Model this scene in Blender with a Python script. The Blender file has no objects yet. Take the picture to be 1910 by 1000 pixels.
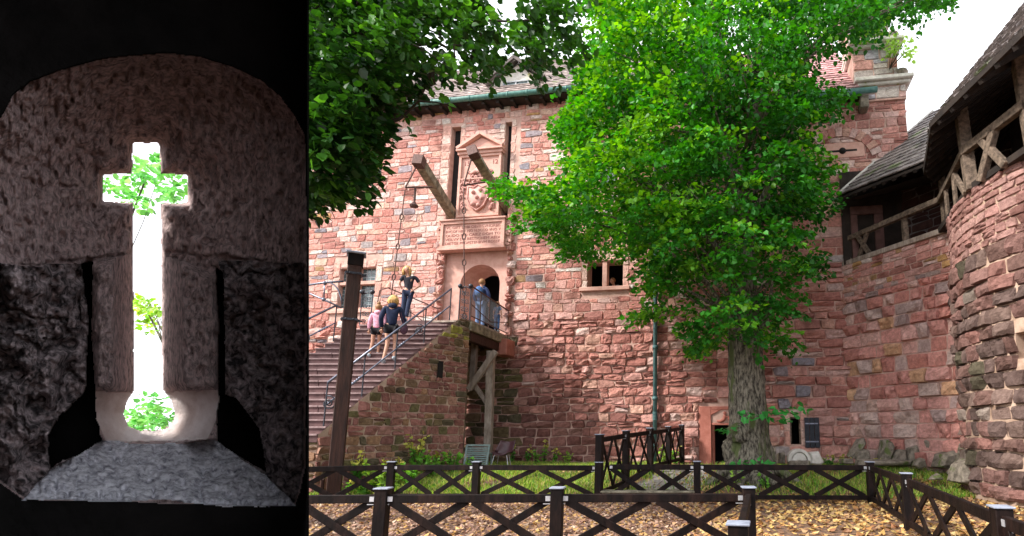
import bpy, math, random
import numpy as np
from mathutils import Vector, Matrix
random.seed(7); RNG = np.random.default_rng(7)
R = math.radians
scene = bpy.context.scene
COL = scene.collection

# ------------------------------------------------------------ camera
PITCH = R(9.0); CH = 1.6; PCX, PCY, FPX = 1243.0, 642.0, 1000.0
cd = bpy.data.cameras.new('camera'); cam = bpy.data.objects.new('camera', cd); COL.objects.link(cam)
cam.location = (0, 0, CH); cam.rotation_euler = (R(90) + PITCH, 0, 0)
cd.sensor_width = 36; cd.lens = 36 * FPX / 1910; cd.shift_x = (955 - PCX) / 1910; cd.shift_y = (PCY - 500) / 1910
cd.clip_start = 0.05; cd.clip_end = 2000
scene.camera = cam
# ------------------------------------------------------------ sky, sun, exposure
SUN_EL, SUN_AZ = R(40), R(-116)      # azimuth of the sun measured from +Y towards +X
w = bpy.data.worlds.new('World'); scene.world = w; w.use_nodes = True
nt = w.node_tree; bg = nt.nodes['Background']
sky = nt.nodes.new('ShaderNodeTexSky'); sky.sky_type = 'NISHITA'; sky.sun_disc = False
sky.sun_elevation = SUN_EL; sky.sun_rotation = SUN_AZ; sky.dust_density = 5; sky.air_density = 1.0
veil = nt.nodes.new('ShaderNodeMix'); veil.data_type = 'RGBA'; veil.inputs[0].default_value = 0.8
veil.inputs[7].default_value = (11.5, 11.8, 12.4, 1)
nt.links.new(sky.outputs[0], veil.inputs[6]); nt.links.new(veil.outputs[2], bg.inputs[0])
bg.inputs[1].default_value = 0.12
sd = bpy.data.lights.new('sun', 'SUN'); so = bpy.data.objects.new('sun', sd); COL.objects.link(so)
sd.energy = 4.2; sd.angle = R(9); sd.color = (1, 0.95, 0.87)
sv = Vector((math.sin(SUN_AZ) * math.cos(SUN_EL), math.cos(SUN_AZ) * math.cos(SUN_EL), math.sin(SUN_EL)))
so.rotation_euler = (-sv).to_track_quat('-Z', 'Y').to_euler()
scene.view_settings.view_transform = 'Standard'; scene.view_settings.look = 'None'
scene.view_settings.exposure = 0.8; scene.view_settings.gamma = 1
scene.render.engine = 'CYCLES'; scene.cycles.max_bounces = 8; scene.cycles.transparent_max_bounces = 8

# ------------------------------------------------------------ measuring helpers
CP, SP = math.cos(PITCH), math.sin(PITCH)
EYE = Vector((0, 0, CH))
def ray(px, py):
    u, v = (px - PCX) / FPX, (PCY - py) / FPX
    return Vector((u, CP - v * SP, SP + v * CP))
def PY(px, py, Y): d = ray(px, py); return EYE + d * (Y / d.y)
def PZ(px, py, z): d = ray(px, py); return EYE + d * ((z - CH) / d.z)
def PP(px, py, p0, n): d = ray(px, py); return EYE + d * ((Vector(p0) - EYE).dot(n) / d.dot(n))
def ss(a, b, x): t = np.clip((x - a) / (b - a), 0, 1); return t * t * (3 - 2 * t)
def gz(x, y): return float(0.4 * ss(12.6, 16.2, y))

# ------------------------------------------------------------ object helpers
def tag(o, label=None, cat=None, group=None, kind=None):
    if label: o['label'] = label
    if cat: o['category'] = cat
    if group: o['group'] = group
    if kind or cat: o['kind'] = kind or 'thing'
    return o
def empty(name, loc, label, cat, group=None):
    o = bpy.data.objects.new(name, None); o.location = loc; COL.objects.link(o); o.empty_display_size = .2
    return tag(o, label, cat, group)
def wloc(p):
    v = Vector((0, 0, 0))
    while p is not None: v += p.location; p = p.parent
    return v
class MB:
    def __init__(s): s.v = []; s.f = []; s.c = []; s.n = 0; s.usec = False
    def raw(s, v, f, c=None):
        v = np.asarray(v, float).reshape(-1, 3)
        s.v.append(v); s.f.extend([[i + s.n for i in q] for q in f]); s.n += len(v)
        if c is not None: s.usec = True
        s.c.append(np.tile(np.array([1, 1, 1.]) if c is None else np.asarray(c, float)[:3], (len(v), 1)) if (c is None or np.ndim(c) == 1) else np.asarray(c, float)[:, :3])
        return s
    def hexa(s, p, c=None):      # p: 4 bottom + 4 top points
        return s.raw([tuple(q) for q in p], [(3, 2, 1, 0), (4, 5, 6, 7), (0, 1, 5, 4), (1, 2, 6, 5), (2, 3, 7, 6), (3, 0, 4, 7)], c)
    def box(s, c, d, rz=0, col=None):
        c = Vector(c); h = [x / 2 for x in d]; M = Matrix.Rotation(rz, 3, 'Z')
        P = [c + M @ Vector((x * h[0], y * h[1], z * h[2])) for z in (-1, 1) for x, y in ((-1, -1), (1, -1), (1, 1), (-1, 1))]
        return s.hexa(P, col)
    def beam(s, a, b, w, h, up=(0, 0, 1), taper=1.0, col=None):
        a, b = Vector(a), Vector(b); d = (b - a).normalized(); up = Vector(up)
        if abs(d.dot(up)) > .98: up = Vector((0, 1, 0))
        x = d.cross(up).normalized(); y = x.cross(d)
        P = []
        for p, k in ((a, 1), (b, taper)):
            P += [p + x * (i * w / 2 * k) + y * (j * h / 2 * k) for i, j in ((-1, -1), (1, -1), (1, 1), (-1, 1))]
        return s.hexa(P, col)
    def tube(s, pts, r, n=8, col=None, caps=True):
        pts = [Vector(p) for p in pts]; rs = r if isinstance(r, (list, tuple)) else [r] * len(pts)
        V = []; F = []; prev = None
        for i, p in enumerate(pts):
            d = (pts[min(i + 1, len(pts) - 1)] - pts[max(i - 1, 0)]).normalized()
            if prev is None:
                x = d.cross(Vector((0, 0, 1)) if abs(d.z) < .9 else Vector((0, 1, 0))).normalized()
            else: x = (prev - d * prev.dot(d)).normalized()
            prev = x; y = d.cross(x)
            for k in range(n):
                a = 2 * math.pi * k / n; V.append(p + (x * math.cos(a) + y * math.sin(a)) * rs[i])
        for i in range(len(pts) - 1):
            for k in range(n):
                F.append((i * n + k, i * n + (k + 1) % n, (i + 1) * n + (k + 1) % n, (i + 1) * n + k))
        if caps: F.append(tuple(range(n))[::-1]); F.append(tuple((len(pts) - 1) * n + k for k in range(n)))
        return s.raw([tuple(q) for q in V], F, col)
    def ball(s, c, r, n=10, m=7, sc=(1, 1, 1), col=None):
        V = []; F = []
        for i in range(m + 1):
            t = math.pi * i / m
            for k in range(n):
                a = 2 * math.pi * k / n
                V.append((c[0] + r * sc[0] * math.sin(t) * math.cos(a), c[1] + r * sc[1] * math.sin(t) * math.sin(a), c[2] + r * sc[2] * math.cos(t)))
        for i in range(m):
            for k in range(n): F.append((i * n + k, (i + 1) * n + k, (i + 1) * n + (k + 1) % n, i * n + (k + 1) % n))
        return s.raw(V, F, col)
    def lathe(s, c, prof, n=16, col=None):
        V = []; F = []
        for r, z in prof:
            for k in range(n):
                a = 2 * math.pi * k / n; V.append((c[0] + r * math.cos(a), c[1] + r * math.sin(a), c[2] + z))
        for i in range(len(prof) - 1):
            for k in range(n): F.append((i * n + k, i * n + (k + 1) % n, (i + 1) * n + (k + 1) % n, (i + 1) * n + k))
        return s.raw(V, F, col)
    def build(s, name, m, parent=None, smooth=False, bevel=0, label=None):
        V = np.concatenate(s.v) if s.v else np.zeros((0, 3))
        if parent is not None: V = V - np.array(wloc(parent))
        me = bpy.data.meshes.new(name)
        L = np.array([len(f) for f in s.f], dtype=np.int32)
        idx = np.fromiter((i for f in s.f for i in f), dtype=np.int32)
        me.vertices.add(len(V)); me.vertices.foreach_set('co', V.astype(np.float32).ravel())
        me.loops.add(len(idx)); me.loops.foreach_set('vertex_index', idx)
        me.polygons.add(len(L)); st = np.concatenate([[0], np.cumsum(L)[:-1]]).astype(np.int32)
        me.polygons.foreach_set('loop_start', st)
        me.polygons.foreach_set('use_smooth', np.full(len(L), bool(smooth)))
        me.update(calc_edges=True)
        if s.usec:
            C = np.concatenate(s.c); a = me.color_attributes.new('Col', 'FLOAT_COLOR', 'POINT')
            a.data.foreach_set('color', np.concatenate([C, np.ones((len(C), 1))], 1).astype(np.float32).ravel())
        me.validate()
        o = bpy.data.objects.new(name, me); COL.objects.link(o)
        if m: me.materials.append(m)
        if parent is not None: o.parent = parent
        if bevel:
            b = o.modifiers.new('bevel', 'BEVEL'); b.width = bevel; b.segments = 1; b.limit_method = 'ANGLE'
        if label: o['label'] = label
        return o
def arr_obj(name, V, F, m, parent=None, C=None, smooth=False):
    """big uniform face arrays"""
    if parent is not None: V = V - np.array(wloc(parent))
    me = bpy.data.meshes.new(name); k = F.shape[1]
    me.vertices.add(len(V)); me.vertices.foreach_set('co', V.astype(np.float32).ravel())
    me.loops.add(F.size); me.loops.foreach_set('vertex_index', F.astype(np.int32).ravel())
    me.polygons.add(len(F)); me.polygons.foreach_set('loop_start', (np.arange(len(F)) * k).astype(np.int32))
    me.polygons.foreach_set('use_smooth', np.full(len(F), bool(smooth)))
    me.update(calc_edges=True)
    if C is not None:
        a = me.color_attributes.new('Col', 'FLOAT_COLOR', 'POINT')
        a.data.foreach_set('color', np.concatenate([C, np.ones((len(C), 1))], 1).astype(np.float32).ravel())
    o = bpy.data.objects.new(name, me); COL.objects.link(o); me.materials.append(m)
    if parent is not None: o.parent = parent
    return o

# ------------------------------------------------------------ materials
def mat(name, base, var=None, ns=3.0, rough=.85, bump=.3, bs=25.0, bd=.02, metal=0, attr=False, stretch=(1, 1, 1), lo=.35, hi=.65, transl=0, spec=.3, third=None):
    m = bpy.data.materials.new(name); m.use_nodes = True; n = m.node_tree.nodes; l = m.node_tree.links
    b = n['Principled BSDF']; b.inputs['Roughness'].default_value = rough; b.inputs['Metallic'].default_value = metal
    b.inputs['Specular IOR Level'].default_value = spec
    tc = n.new('ShaderNodeTexCoord'); mp = n.new('ShaderNodeMapping'); mp.inputs['Scale'].default_value = stretch
    l.new(tc.outputs['Object'], mp.inputs[0])
    no = n.new('ShaderNodeTexNoise'); no.inputs['Scale'].default_value = ns; no.inputs['Detail'].default_value = 8; no.inputs['Roughness'].default_value = .65
    l.new(mp.outputs[0], no.inputs[0])
    cr = n.new('ShaderNodeValToRGB'); cr.color_ramp.elements[0].position = lo; cr.color_ramp.elements[1].position = hi
    cr.color_ramp.elements[0].color = (*base, 1); cr.color_ramp.elements[1].color = (*(var or base), 1)
    l.new(no.outputs[0], cr.inputs[0]); out = cr.outputs[0]
    if third:
        n3 = n.new('ShaderNodeTexNoise'); n3.inputs['Scale'].default_value = third[1]; n3.inputs['Detail'].default_value = 6
        l.new(mp.outputs[0], n3.inputs[0]); r3 = n.new('ShaderNodeMapRange'); r3.inputs[1].default_value = third[2]; r3.inputs[2].default_value = third[2] + .08
        l.new(n3.outputs[0], r3.inputs[0]); mm = n.new('ShaderNodeMix'); mm.data_type = 'RGBA'; l.new(r3.outputs[0], mm.inputs[0])
        l.new(out, mm.inputs[6]); mm.inputs[7].default_value = (*third[0], 1); out = mm.outputs[2]
    if attr:
        at = n.new('ShaderNodeAttribute'); at.attribute_name = 'Col'
        mx = n.new('ShaderNodeMix'); mx.data_type = 'RGBA'; mx.blend_type = 'MULTIPLY'; mx.inputs[0].default_value = 1
        l.new(out, mx.inputs[6]); l.new(at.outputs[0], mx.inputs[7]); out = mx.outputs[2]
    l.new(out, b.inputs['Base Color'])
    if bump:
        n2 = n.new('ShaderNodeTexNoise'); n2.inputs['Scale'].default_value = bs; n2.inputs['Detail'].default_value = 6; n2.inputs['Roughness'].default_value = .7
        l.new(mp.outputs[0], n2.inputs[0]); bu = n.new('ShaderNodeBump'); bu.inputs['Strength'].default_value = bump; bu.inputs['Distance'].default_value = bd
        l.new(n2.outputs[0], bu.inputs['Height']); l.new(bu.outputs[0], b.inputs['Normal'])
    if transl:
        tr = n.new('ShaderNodeBsdfTranslucent'); hs = n.new('ShaderNodeHueSaturation'); hs.inputs['Hue'].default_value = .485; hs.inputs['Saturation'].default_value = 1.1; hs.inputs['Value'].default_value = 1.6
        l.new(out, hs.inputs['Color']); l.new(hs.outputs[0], tr.inputs[0])
        ms = n.new('ShaderNodeMixShader'); ms.inputs[0].default_value = transl
        l.new(b.outputs[0], ms.inputs[1]); l.new(tr.outputs[0], ms.inputs[2]); l.new(ms.outputs[0], n['Material Output'].inputs[0])
    return m
W1 = (1, 1, 1)
M = dict(
    stone=mat('sandstone', (.60, .53, .52), (1.22, 1.18, 1.17), ns=9, lo=.3, hi=.7, bump=1.0, bs=22, bd=.05, attr=True, third=((.50, .42, .40), 1.1, .60)),
    mortar=mat('mortar', (.42, .25, .21), (.58, .39, .33), ns=4, bump=.6, bs=30),
    mortar_dark=mat('mortar_dark', (.26, .17, .12), (.5, .36, .28), ns=2.5, bump=.6, bs=30),
    dressed=mat('dressed_sandstone', (.50, .27, .22), (.62, .38, .32), ns=4, bump=.3, bs=40),
    dressed_red=mat('red_dressed_sandstone', (.34, .115, .085), (.46, .18, .14), ns=5, bump=.5, bs=30),
    carved=mat('carved_sandstone', (.46, .22, .19), (.62, .36, .32), ns=10, bump=.3, bs=60),
    grey=mat('weathered_grey_stone', (.10, .085, .065), (.32, .27, .22), ns=7, bump=.9, bs=18, bd=.03, third=((.10, .13, .04), 3, .58)),
    pale=mat('pale_limestone', (.5, .47, .42), (.75, .72, .68), ns=5, bump=.4, third=((.35, .36, .12), 2.5, .6)),
    step=mat('stair_stone', (.07, .035, .035), (.15, .08, .08), ns=3, bump=.4, rough=.7),
    darkwood=mat('dark_stained_wood', (.004, .002, .002), (.028, .013, .010), lo=.45, hi=.8, ns=7, rough=.6, bump=.5, bs=18, stretch=(1, 1, .3), spec=.15),
    postwood=mat('brown_post_wood', (.018, .007, .005), (.060, .024, .016), ns=5, rough=.55, bump=.7, bs=14, bd=.03, stretch=(3, 3, .3), spec=.25),
    greywood=mat('weathered_grey_wood', (.20, .15, .12), (.42, .35, .30), ns=5, bump=.6, bs=20, stretch=(2, 2, .5)),
    oldoak=mat('old_oak', (.055, .04, .03), (.22, .16, .12), ns=7, bump=.7, bs=20, stretch=(1.5, 1.5, 1.5)),
    mosswood=mat('mossy_wood', (.09, .08, .055), (.34, .30, .22), ns=5, bump=.6, bs=20),
    blackwood=mat('black_shutter', (.012, .014, .022), (.03, .033, .045), ns=8, rough=.6, bump=.3),
    shadewood=mat('shade_dark_boards', (.014, .010, .009), (.035, .024, .019), ns=3, bump=.5),  # near-black base puts the shade under roofs and galleries into the boards
    tile=mat('grey_shingles', (.10, .085, .085), (.30, .26, .25), ns=4, rough=.6, bump=.5, bs=20, attr=True, third=((.12, .15, .07), 1.2, .62)),
    redtile=mat('red_clay_tiles', (.22, .12, .11), (.40, .25, .23), ns=4, rough=.7, bump=.4, attr=True),
    copper=mat('green_copper', (.04, .13, .12), (.11, .24, .21), ns=9, rough=.5, bump=.2),
    pipe=mat('painted_downpipe', (.05, .12, .13), (.10, .19, .19), ns=9, rough=.5, bump=.2),
    iron=mat('wrought_iron', (.02, .022, .03), (.05, .055, .075), ns=15, rough=.4, bump=.3, metal=.4, spec=.6),
    rail=mat('worn_iron_rail', (.10, .11, .15), (.22, .23, .30), ns=15, rough=.35, bump=.2, metal=.6, spec=.6),
    rust=mat('rusty_iron', (.05, .025, .022), (.13, .07, .06), ns=20, rough=.6, bump=.3, metal=.3),
    cap=mat('pale_metal_cap', (.20, .22, .28), (.36, .39, .48), ns=12, rough=.5, bump=.1, metal=.2),
    galv=mat('galvanised_bracket', (.45, .45, .48), (.65, .65, .68), ns=12, rough=.4, metal=.5, bump=.1),
    glass=mat('leaded_glass', (.03, .05, .06), (.10, .15, .16), ns=8, rough=.08, bump=.15, bs=12, spec=.8),
    lead=mat('lead_bars', (.25, .27, .3), (.4, .42, .45), rough=.5),
    dark=mat('dark_interior', (.008, .007, .007), (.016, .013, .012), bump=0),
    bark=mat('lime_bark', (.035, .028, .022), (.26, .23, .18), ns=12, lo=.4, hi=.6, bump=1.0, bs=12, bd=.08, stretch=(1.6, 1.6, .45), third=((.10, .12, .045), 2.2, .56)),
    twig=mat('dark_twig', (.025, .018, .014), (.05, .038, .028), bump=.5),
    leaf=mat('lime_leaf', (.55, .62, .5), (1.3, 1.2, 1.3), ns=1.2, rough=.5, bump=0, attr=True, transl=.33, spec=.3),
    leafg=mat('ground_leaf', (.8, .8, .8), (1.2, 1.15, 1.1), ns=3, rough=.6, bump=0, attr=True, transl=.15),
    soil=mat('leaf_littered_soil', (.075, .042, .028), (.19, .115, .08), ns=5, bump=1.0, bs=30, bd=.03, third=((.33, .19, .085), 9, .55)),
    path=mat('stone_path', (.22, .19, .17), (.40, .36, .33), ns=5, bump=.6, bs=15),
    slit=mat('tooled_stone', (.22, .15, .145), (.95, .74, .73), ns=50, lo=.32, hi=.58, rough=.9, bump=1.0, bs=60, bd=.05, stretch=(1, 1, .5), spec=.1),
    slitrock=mat('broken_rubble', (.03, .025, .027), (.50, .41, .42), ns=26, lo=.40, hi=.66, rough=.9, bump=1.0, bs=18, bd=.03),
    sill=mat('grey_sill_stone', (.22, .22, .27), (.85, .85, .92), ns=40, lo=.34, hi=.60, rough=.9, bump=1.0, bs=20, bd=.02),
    shadeblack=mat('shade_black_plaster', (.006, .006, .006), (.014, .013, .013), ns=3, bump=.5, spec=0),  # near-black base stands for shade on the slit wall and chamber
    grass=mat('grass_blade', (.7, .65, .7), (1.2, 1.15, 1.1), ns=2, rough=.5, bump=0, attr=True, transl=.35),
    plasticgrey=mat('grey_green_plastic', (.16, .22, .21), (.26, .33, .32), rough=.5, bump=.1),
    maroon=mat('maroon_plastic', (.06, .022, .03), (.11, .045, .055), rough=.35, bump=.05, spec=.5),
    rope=mat('wire', (.25, .25, .28), None, rough=.4, metal=.5, bump=0),
)
def plain(name, c, rough=.8, v=1.3, **k): return mat(name, tuple(x / v for x in c), tuple(min(1, x * v) for x in c), ns=14, rough=rough, bump=.25, bs=40, **k)

def cube_noise(n, m, cells, rng):
    g = rng.random((cells[0] + 2, cells[1] + 2)); y = np.linspace(0, cells[0], n); x = np.linspace(0, cells[1], m)
    yi = np.minimum(y.astype(int), cells[0] - 1); xi = np.minimum(x.astype(int), cells[1] - 1); fy = y - yi; fx = x - xi
    fy = (fy * fy * (3 - 2 * fy))[:, None]; fx = (fx * fx * (3 - 2 * fx))[None]
    a = g[yi][:, xi]; b = g[yi][:, xi + 1]; c = g[yi + 1][:, xi]; d = g[yi + 1][:, xi + 1]
    return (a * (1 - fx) + b * fx) * (1 - fy) + (c * (1 - fx) + d * fx) * fy

# ------------------------------------------------------------ masonry
PA = np.array([0, .045, .26, .5, .74, .955, 1.0]); PB = np.array([0, .07, .35, .65, .93, 1.0])
def masonry(mb, mapf, s0, s1, z0, z1, hf, wf, df, colf, holes=(), gap=.012, rnd=.2, wave=.02, split=True):
    """courses of separate stones; mapf(s,z,d)->Nx3; hf(z), wf(z) give size ranges; df(s,z) relief"""
    na, nb = len(PA), len(PB); rng = RNG
    A, B = np.meshgrid(PA, PB, indexing='ij'); A = A.ravel(); B = B.ravel()
    prof = np.minimum(np.minimum(A, 1 - A) / .045, np.minimum(B, 1 - B) / .07); prof = np.clip(prof, 0, 1)
    border = prof < .01
    F = np.array([(i * nb + j, (i + 1) * nb + j, (i + 1) * nb + j + 1, i * nb + j + 1) for i in range(na - 1) for j in range(nb - 1)])
    ph = rng.random(8) * 6
    z = z0; row = 0
    VV = []; FF = []; CC = []; n = mb.n
    def wz(s, k): return wave * (np.sin(s * 1.3 + ph[k % 8] + k) + .6 * np.sin(s * 3.7 + k * 2.1))
    while z < z1 - .04:
        h = rng.uniform(*hf(z)); zt = min(z + h, z1)
        if z1 - zt < .1: zt = z1
        # free intervals
        cuts = [(s0, s1)]
        for (a, b, c, d) in holes:
            if c < zt - .03 and d > z + .03:
                nc = []
                for (p, q) in cuts:
                    if b <= p or a >= q: nc.append((p, q)); continue
                    if a > p: nc.append((p, a))
                    if b < q: nc.append((b, q))
                cuts = nc
        for (p, q) in cuts:
            s = p
            while s < q - .03:
                wd = rng.uniform(*wf(z)); e = min(s + wd, q)
                if q - e < .12: e = q
                hh = zt - z; ww = e - s
                subs = [(z, zt)]
                if split and hh > .2 and rng.random() < .15: m_ = z + hh * rng.uniform(.4, .6); subs = [(z, m_), (m_, zt)]
                for (za, zb) in subs:
                    a0 = s + gap + (rng.normal(0, .012) if s > p else 0); a1 = e - gap + (rng.normal(0, .012) if e < q else 0)
                    x = A * 2 - 1; y = B * 2 - 1
                    xr = x * np.sqrt(1 - rnd * y * y); yr = y * np.sqrt(1 - rnd * x * x)
                    S = (a0 + a1) / 2 + xr * (a1 - a0) / 2 + rng.normal(0, .018) * y + rng.normal(0, .010) * x * y
                    lo = za + gap + (wz(S, row) if za > z0 + .01 else 0); hi = zb - gap + (wz(S, row + 1) if zb < z1 - .01 else 0)
                    if za != z: lo = za + gap
                    if zb != zt: hi = zb - gap
                    Z = lo + (yr + 1) / 2 * (hi - lo) + rng.normal(0, .010) * x * y - .02 * rng.random() * (x > .8) * (y > .8) - .02 * rng.random() * (x < -.8) * (y > .8)
                    ok = True
                    for (ha, hb, hc, hd) in holes:
                        if a1 > ha + .01 and a0 < hb - .01: Z = np.where((Z > hc) & (Z < hd), np.where(Z - hc < hd - Z, hc, hd), Z)
                    dep = df((s + e) / 2, z) * rng.uniform(.6, 1.25)
                    fac = np.min([1.15 + rng.uniform(-.9, .9) * (x - rng.uniform(-.4, .4)) + rng.uniform(-.9, .9) * (y - rng.uniform(-.4, .4)) for _ in range(3)], 0) if dep > .04 else 1 + rng.normal(0, .15) * x + rng.normal(0, .15) * y
                    D = prof ** .7 * dep * np.clip(fac, .25, 1.3) + (prof > .5) * rng.normal(0, dep * .14, len(x))
                    D = np.where(border, -.012, np.maximum(D, .003))
                    c = np.array(colf((s + e) / 2, z)) * rng.uniform(.86, 1.14)
                    V = mapf(S, Z, D)
                    VV.append(V); FF.append(F + n); n += len(V)
                    CC.append(np.tile(np.clip(c, 0, .70), (len(V), 1)))
                s = e
        z = zt; row += 1
    if VV:
        mb.v.append(np.concatenate(VV)); mb.c.append(np.concatenate(CC)); mb.f.extend(np.concatenate(FF).tolist()); mb.n = n; mb.usec = True
def backing(mb, mapf, s0, s1, z0, z1, holes, depth=.5, step=3.0, reveal=True):
    """mortar face with real openings, each with reveals going back"""
    S = sorted({s0, s1, *[min(max(h[k], s0), s1) for h in holes for k in (0, 1)]}); Z = sorted({z0, z1, *[min(max(h[k], z0), z1) for h in holes for k in (2, 3)]})
    SS = []
    for a, b in zip(S, S[1:]):
        k = max(1, int((b - a) / step)); SS += [a + (b - a) * i / k for i in range(k)]
    SS.append(S[-1])
    for a, b in zip(SS, SS[1:]):
        for c, d in zip(Z, Z[1:]):
            m_, q = (a + b) / 2, (c + d) / 2
            if any(h[0] < m_ < h[1] and h[2] < q < h[3] for h in holes): continue
            mb.raw(mapf(np.array([a, b, b, a]), np.array([c, c, d, d]), np.zeros(4)), [(0, 1, 2, 3)])
    if reveal:
        for (a, b, c, d) in holes:
            o = mapf(np.array([a, b, b, a]), np.array([c, c, d, d]), np.zeros(4)); i = mapf(np.array([a, b, b, a]), np.array([c, c, d, d]), np.full(4, -depth))
            mb.raw(np.concatenate([o, i]), [(0, 1, 5, 4), (1, 2, 6, 5), (2, 3, 7, 6), (3, 0, 4, 7)])
PINK = [(.64, .38, .34), (.68, .46, .42), (.58, .29, .25), (.72, .54, .50), (.52, .24, .20), (.62, .34, .30), (.66, .40, .32)]
RED = [(.42, .19, .16), (.48, .235, .195), (.36, .155, .13), (.52, .28, .235), (.45, .21, .175), (.32, .145, .125)]
GREY = [(.26, .25, .29), (.33, .29, .32), (.42, .38, .38)]
OCH = [(.50, .30, .13), (.42, .27, .14)]
OLIVE = [(.15, .13, .06), (.20, .15, .08), (.12, .10, .06), (.24, .16, .10)]
pick = lambda L: L[RNG.integers(len(L))]
def shingles(mb, e0, e1, t0, t1, rows, cols, th=.03, ran=1.0, cb=(1, 1, 1)):
    """overlapping tiles over the bilinear patch eave e0-e1 to top t0-t1"""
    e0, e1, t0, t1 = map(Vector, (e0, e1, t0, t1)); n = (e1 - e0).cross(t0 - e0).normalized()
    if n.z < 0: n = -n
    for r in range(rows):
        b0, b1 = r / rows, min(1, (r + 1.25) / rows)
        L0, L1, U0, U1 = e0.lerp(t0, b0), e1.lerp(t1, b0), e0.lerp(t0, b1), e1.lerp(t1, b1)
        off = (r % 2) * .5
        for c in range(-1, cols):
            a0, a1 = max(0, (c + off) / cols), min(1, (c + off + .95) / cols)
            if a1 <= a0: continue
            j = RNG.normal(0, .007 * ran); jl = RNG.uniform(-.006, .012) * ran
            col = np.array(cb) * RNG.uniform(.65, 1.3)
            p = [L0.lerp(L1, a0), L0.lerp(L1, a1), U0.lerp(U1, a1), U0.lerp(U1, a0)]
            p[0] = p[0] + (p[0] - p[3]) * j * 5; p[1] = p[1] + (p[1] - p[2]) * j * 5
            up = [n * (th + jl), n * (th + jl), n * .002, n * .002]
            mb.hexa([p[k] + up[k] - n * (th * .7 if k < 2 else .0) for k in range(4)] + [p[k] + up[k] + n * th * .4 for k in range(4)], col)

# ------------------------------------------------------------ foliage
LEAF = np.array([(0, 0, 0), (-.36, .12, .05), (-.42, .55, .07), (0, 1.05, -.05), (.42, .55, .07), (.36, .12, .05)])
LF = np.array([(0, 3, 2, 1), (0, 5, 4, 3)])
def leaf_arrays(P, size, out, cols, rng, droop=.35, jitter=.6):
    n = len(P)
    d = out + rng.normal(0, jitter, (n, 3)); d[:, 2] -= droop; d /= np.linalg.norm(d, axis=1)[:, None]
    up = np.tile(np.array([0, 0, 1.]), (n, 1)) + rng.normal(0, .45, (n, 3)); x = np.cross(d, up); x /= np.linalg.norm(x, axis=1)[:, None] + 1e-9
    nn = np.cross(x, d)
    sz = size * rng.uniform(.55, 1.35, n)
    V = P[:, None, :] + (LEAF[None, :, 0:1] * x[:, None] + LEAF[None, :, 1:2] * d[:, None] + LEAF[None, :, 2:3] * nn[:, None]) * sz[:, None, None]
    F = (LF[None] + (np.arange(n) * 6)[:, None, None]).reshape(-1, 4)
    C = np.repeat(cols * rng.uniform(.75, 1.3, (n, 1)), 6, axis=0)
    return V.reshape(-1, 3), F, C

# ============================================================ GROUND
def make_ground():
    ys = [-60, -20, 0, 3, 6, 9, 11, 12.6] + [12.6 + i * .36 for i in range(1, 11)] + [18, 20, 24, 30, 60, 150, 600]
    xs = [-600, -150, -60, -30] + list(range(-24, 25, 2)) + [30, 60, 150, 600]
    mb = MB(); V = [(x, y, gz(x, y)) for y in ys for x in xs]; k = len(xs)
    mb.raw(V, [(j * k + i, j * k + i + 1, (j + 1) * k + i + 1, (j + 1) * k + i) for j in range(len(ys) - 1) for i in range(k - 1)])
    tag(mb.build('ground', M['soil'], smooth=True), 'leaf littered brown courtyard ground', 'ground', kind='structure')
make_ground()

# ============================================================ MAIN CASTLE WALL
WY0 = 18.93; WS = Vector((1, -.156, 0)).normalized(); WN = Vector((-.156, -1, 0)).normalized(); WO = Vector((0, WY0, 0))
WSn, WNn, WOn = np.array(WS), np.array(WN), np.array(WO)
def wm(s, z, d): return WOn + np.outer(s, WSn) + np.outer(d, WNn) + np.stack([np.zeros_like(z), np.zeros_like(z), z], 1)
def WP(px, py, d=0): p = PP(px, py, WO + WN * d, WN); return ((p - WO).dot(WS), p.z)
def wpt(s, z, d=0): return WO + WS * s + WN * d + Vector((0, 0, z))
def wrect(px0, py0, px1, py1):
    a = [WP(px0, py0), WP(px1, py0), WP(px0, py1), WP(px1, py1)]
    return ((a[0][0] + a[2][0]) / 2, (a[1][0] + a[3][0]) / 2, (a[2][1] + a[3][1]) / 2, (a[0][1] + a[1][1]) / 2)
def wbox(mb, s0, s1, z0, z1, d0, d1, col=None):
    mb.hexa([wpt(s, z, d) for z in (z0, z1) for s, d in ((s0, d1), (s1, d1), (s1, d0), (s0, d0))], col)

S_L = WP(430, 600)[0]; S_R = WP(1692, 240)[0]; S_RC = WP(1600, 160)[0]
Z_G = (WP(1055, 186)[1] + WP(830, 209)[1]) / 2            # gutter height
Z_GR = WP(1600, 190)[1]
S_SPLIT = WP(1330, 190)[0]
H_slotL = wrect(836, 262, 854, 414); H_slotR = wrect(939, 228, 951, 408)
H_slotL = (H_slotL[0], H_slotL[1], H_slotR[2], H_slotR[3]) 
H_surr = wrect(828, 406, 948, 600)                         # portal zone between quoins
Z_DOOR = 5.05
H_door = (H_surr[0], H_surr[1], Z_DOOR, H_surr[3])
H_pan = (H_slotL[1] + .12, H_slotR[0] - .12, WP(900, 413)[1], WP(900, 262)[1])
H_winL = wrect(632, 500, 699, 574); H_winR = wrect(1096, 488, 1162, 534)
H_ldoor = wrect(1327, 793, 1400, 868); H_ldoor = (H_ldoor[0], H_ldoor[1], .3, H_ldoor[3])
H_lwin = wrect(1474, 778, 1494, 829)
H_dark = wrect(640, 330, 676, 356)
H_wr2 = wrect(1120, 305, 1150, 345)
HOLES = [H_slotL, H_slotR, H_door, H_winL, H_winR, H_ldoor, H_lwin, H_dark, H_wr2]
castle = empty('castle_building', wpt(0, .4), 'long pink sandstone castle wall with arched upper door, behind the stairs and tree', 'castle')

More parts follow.
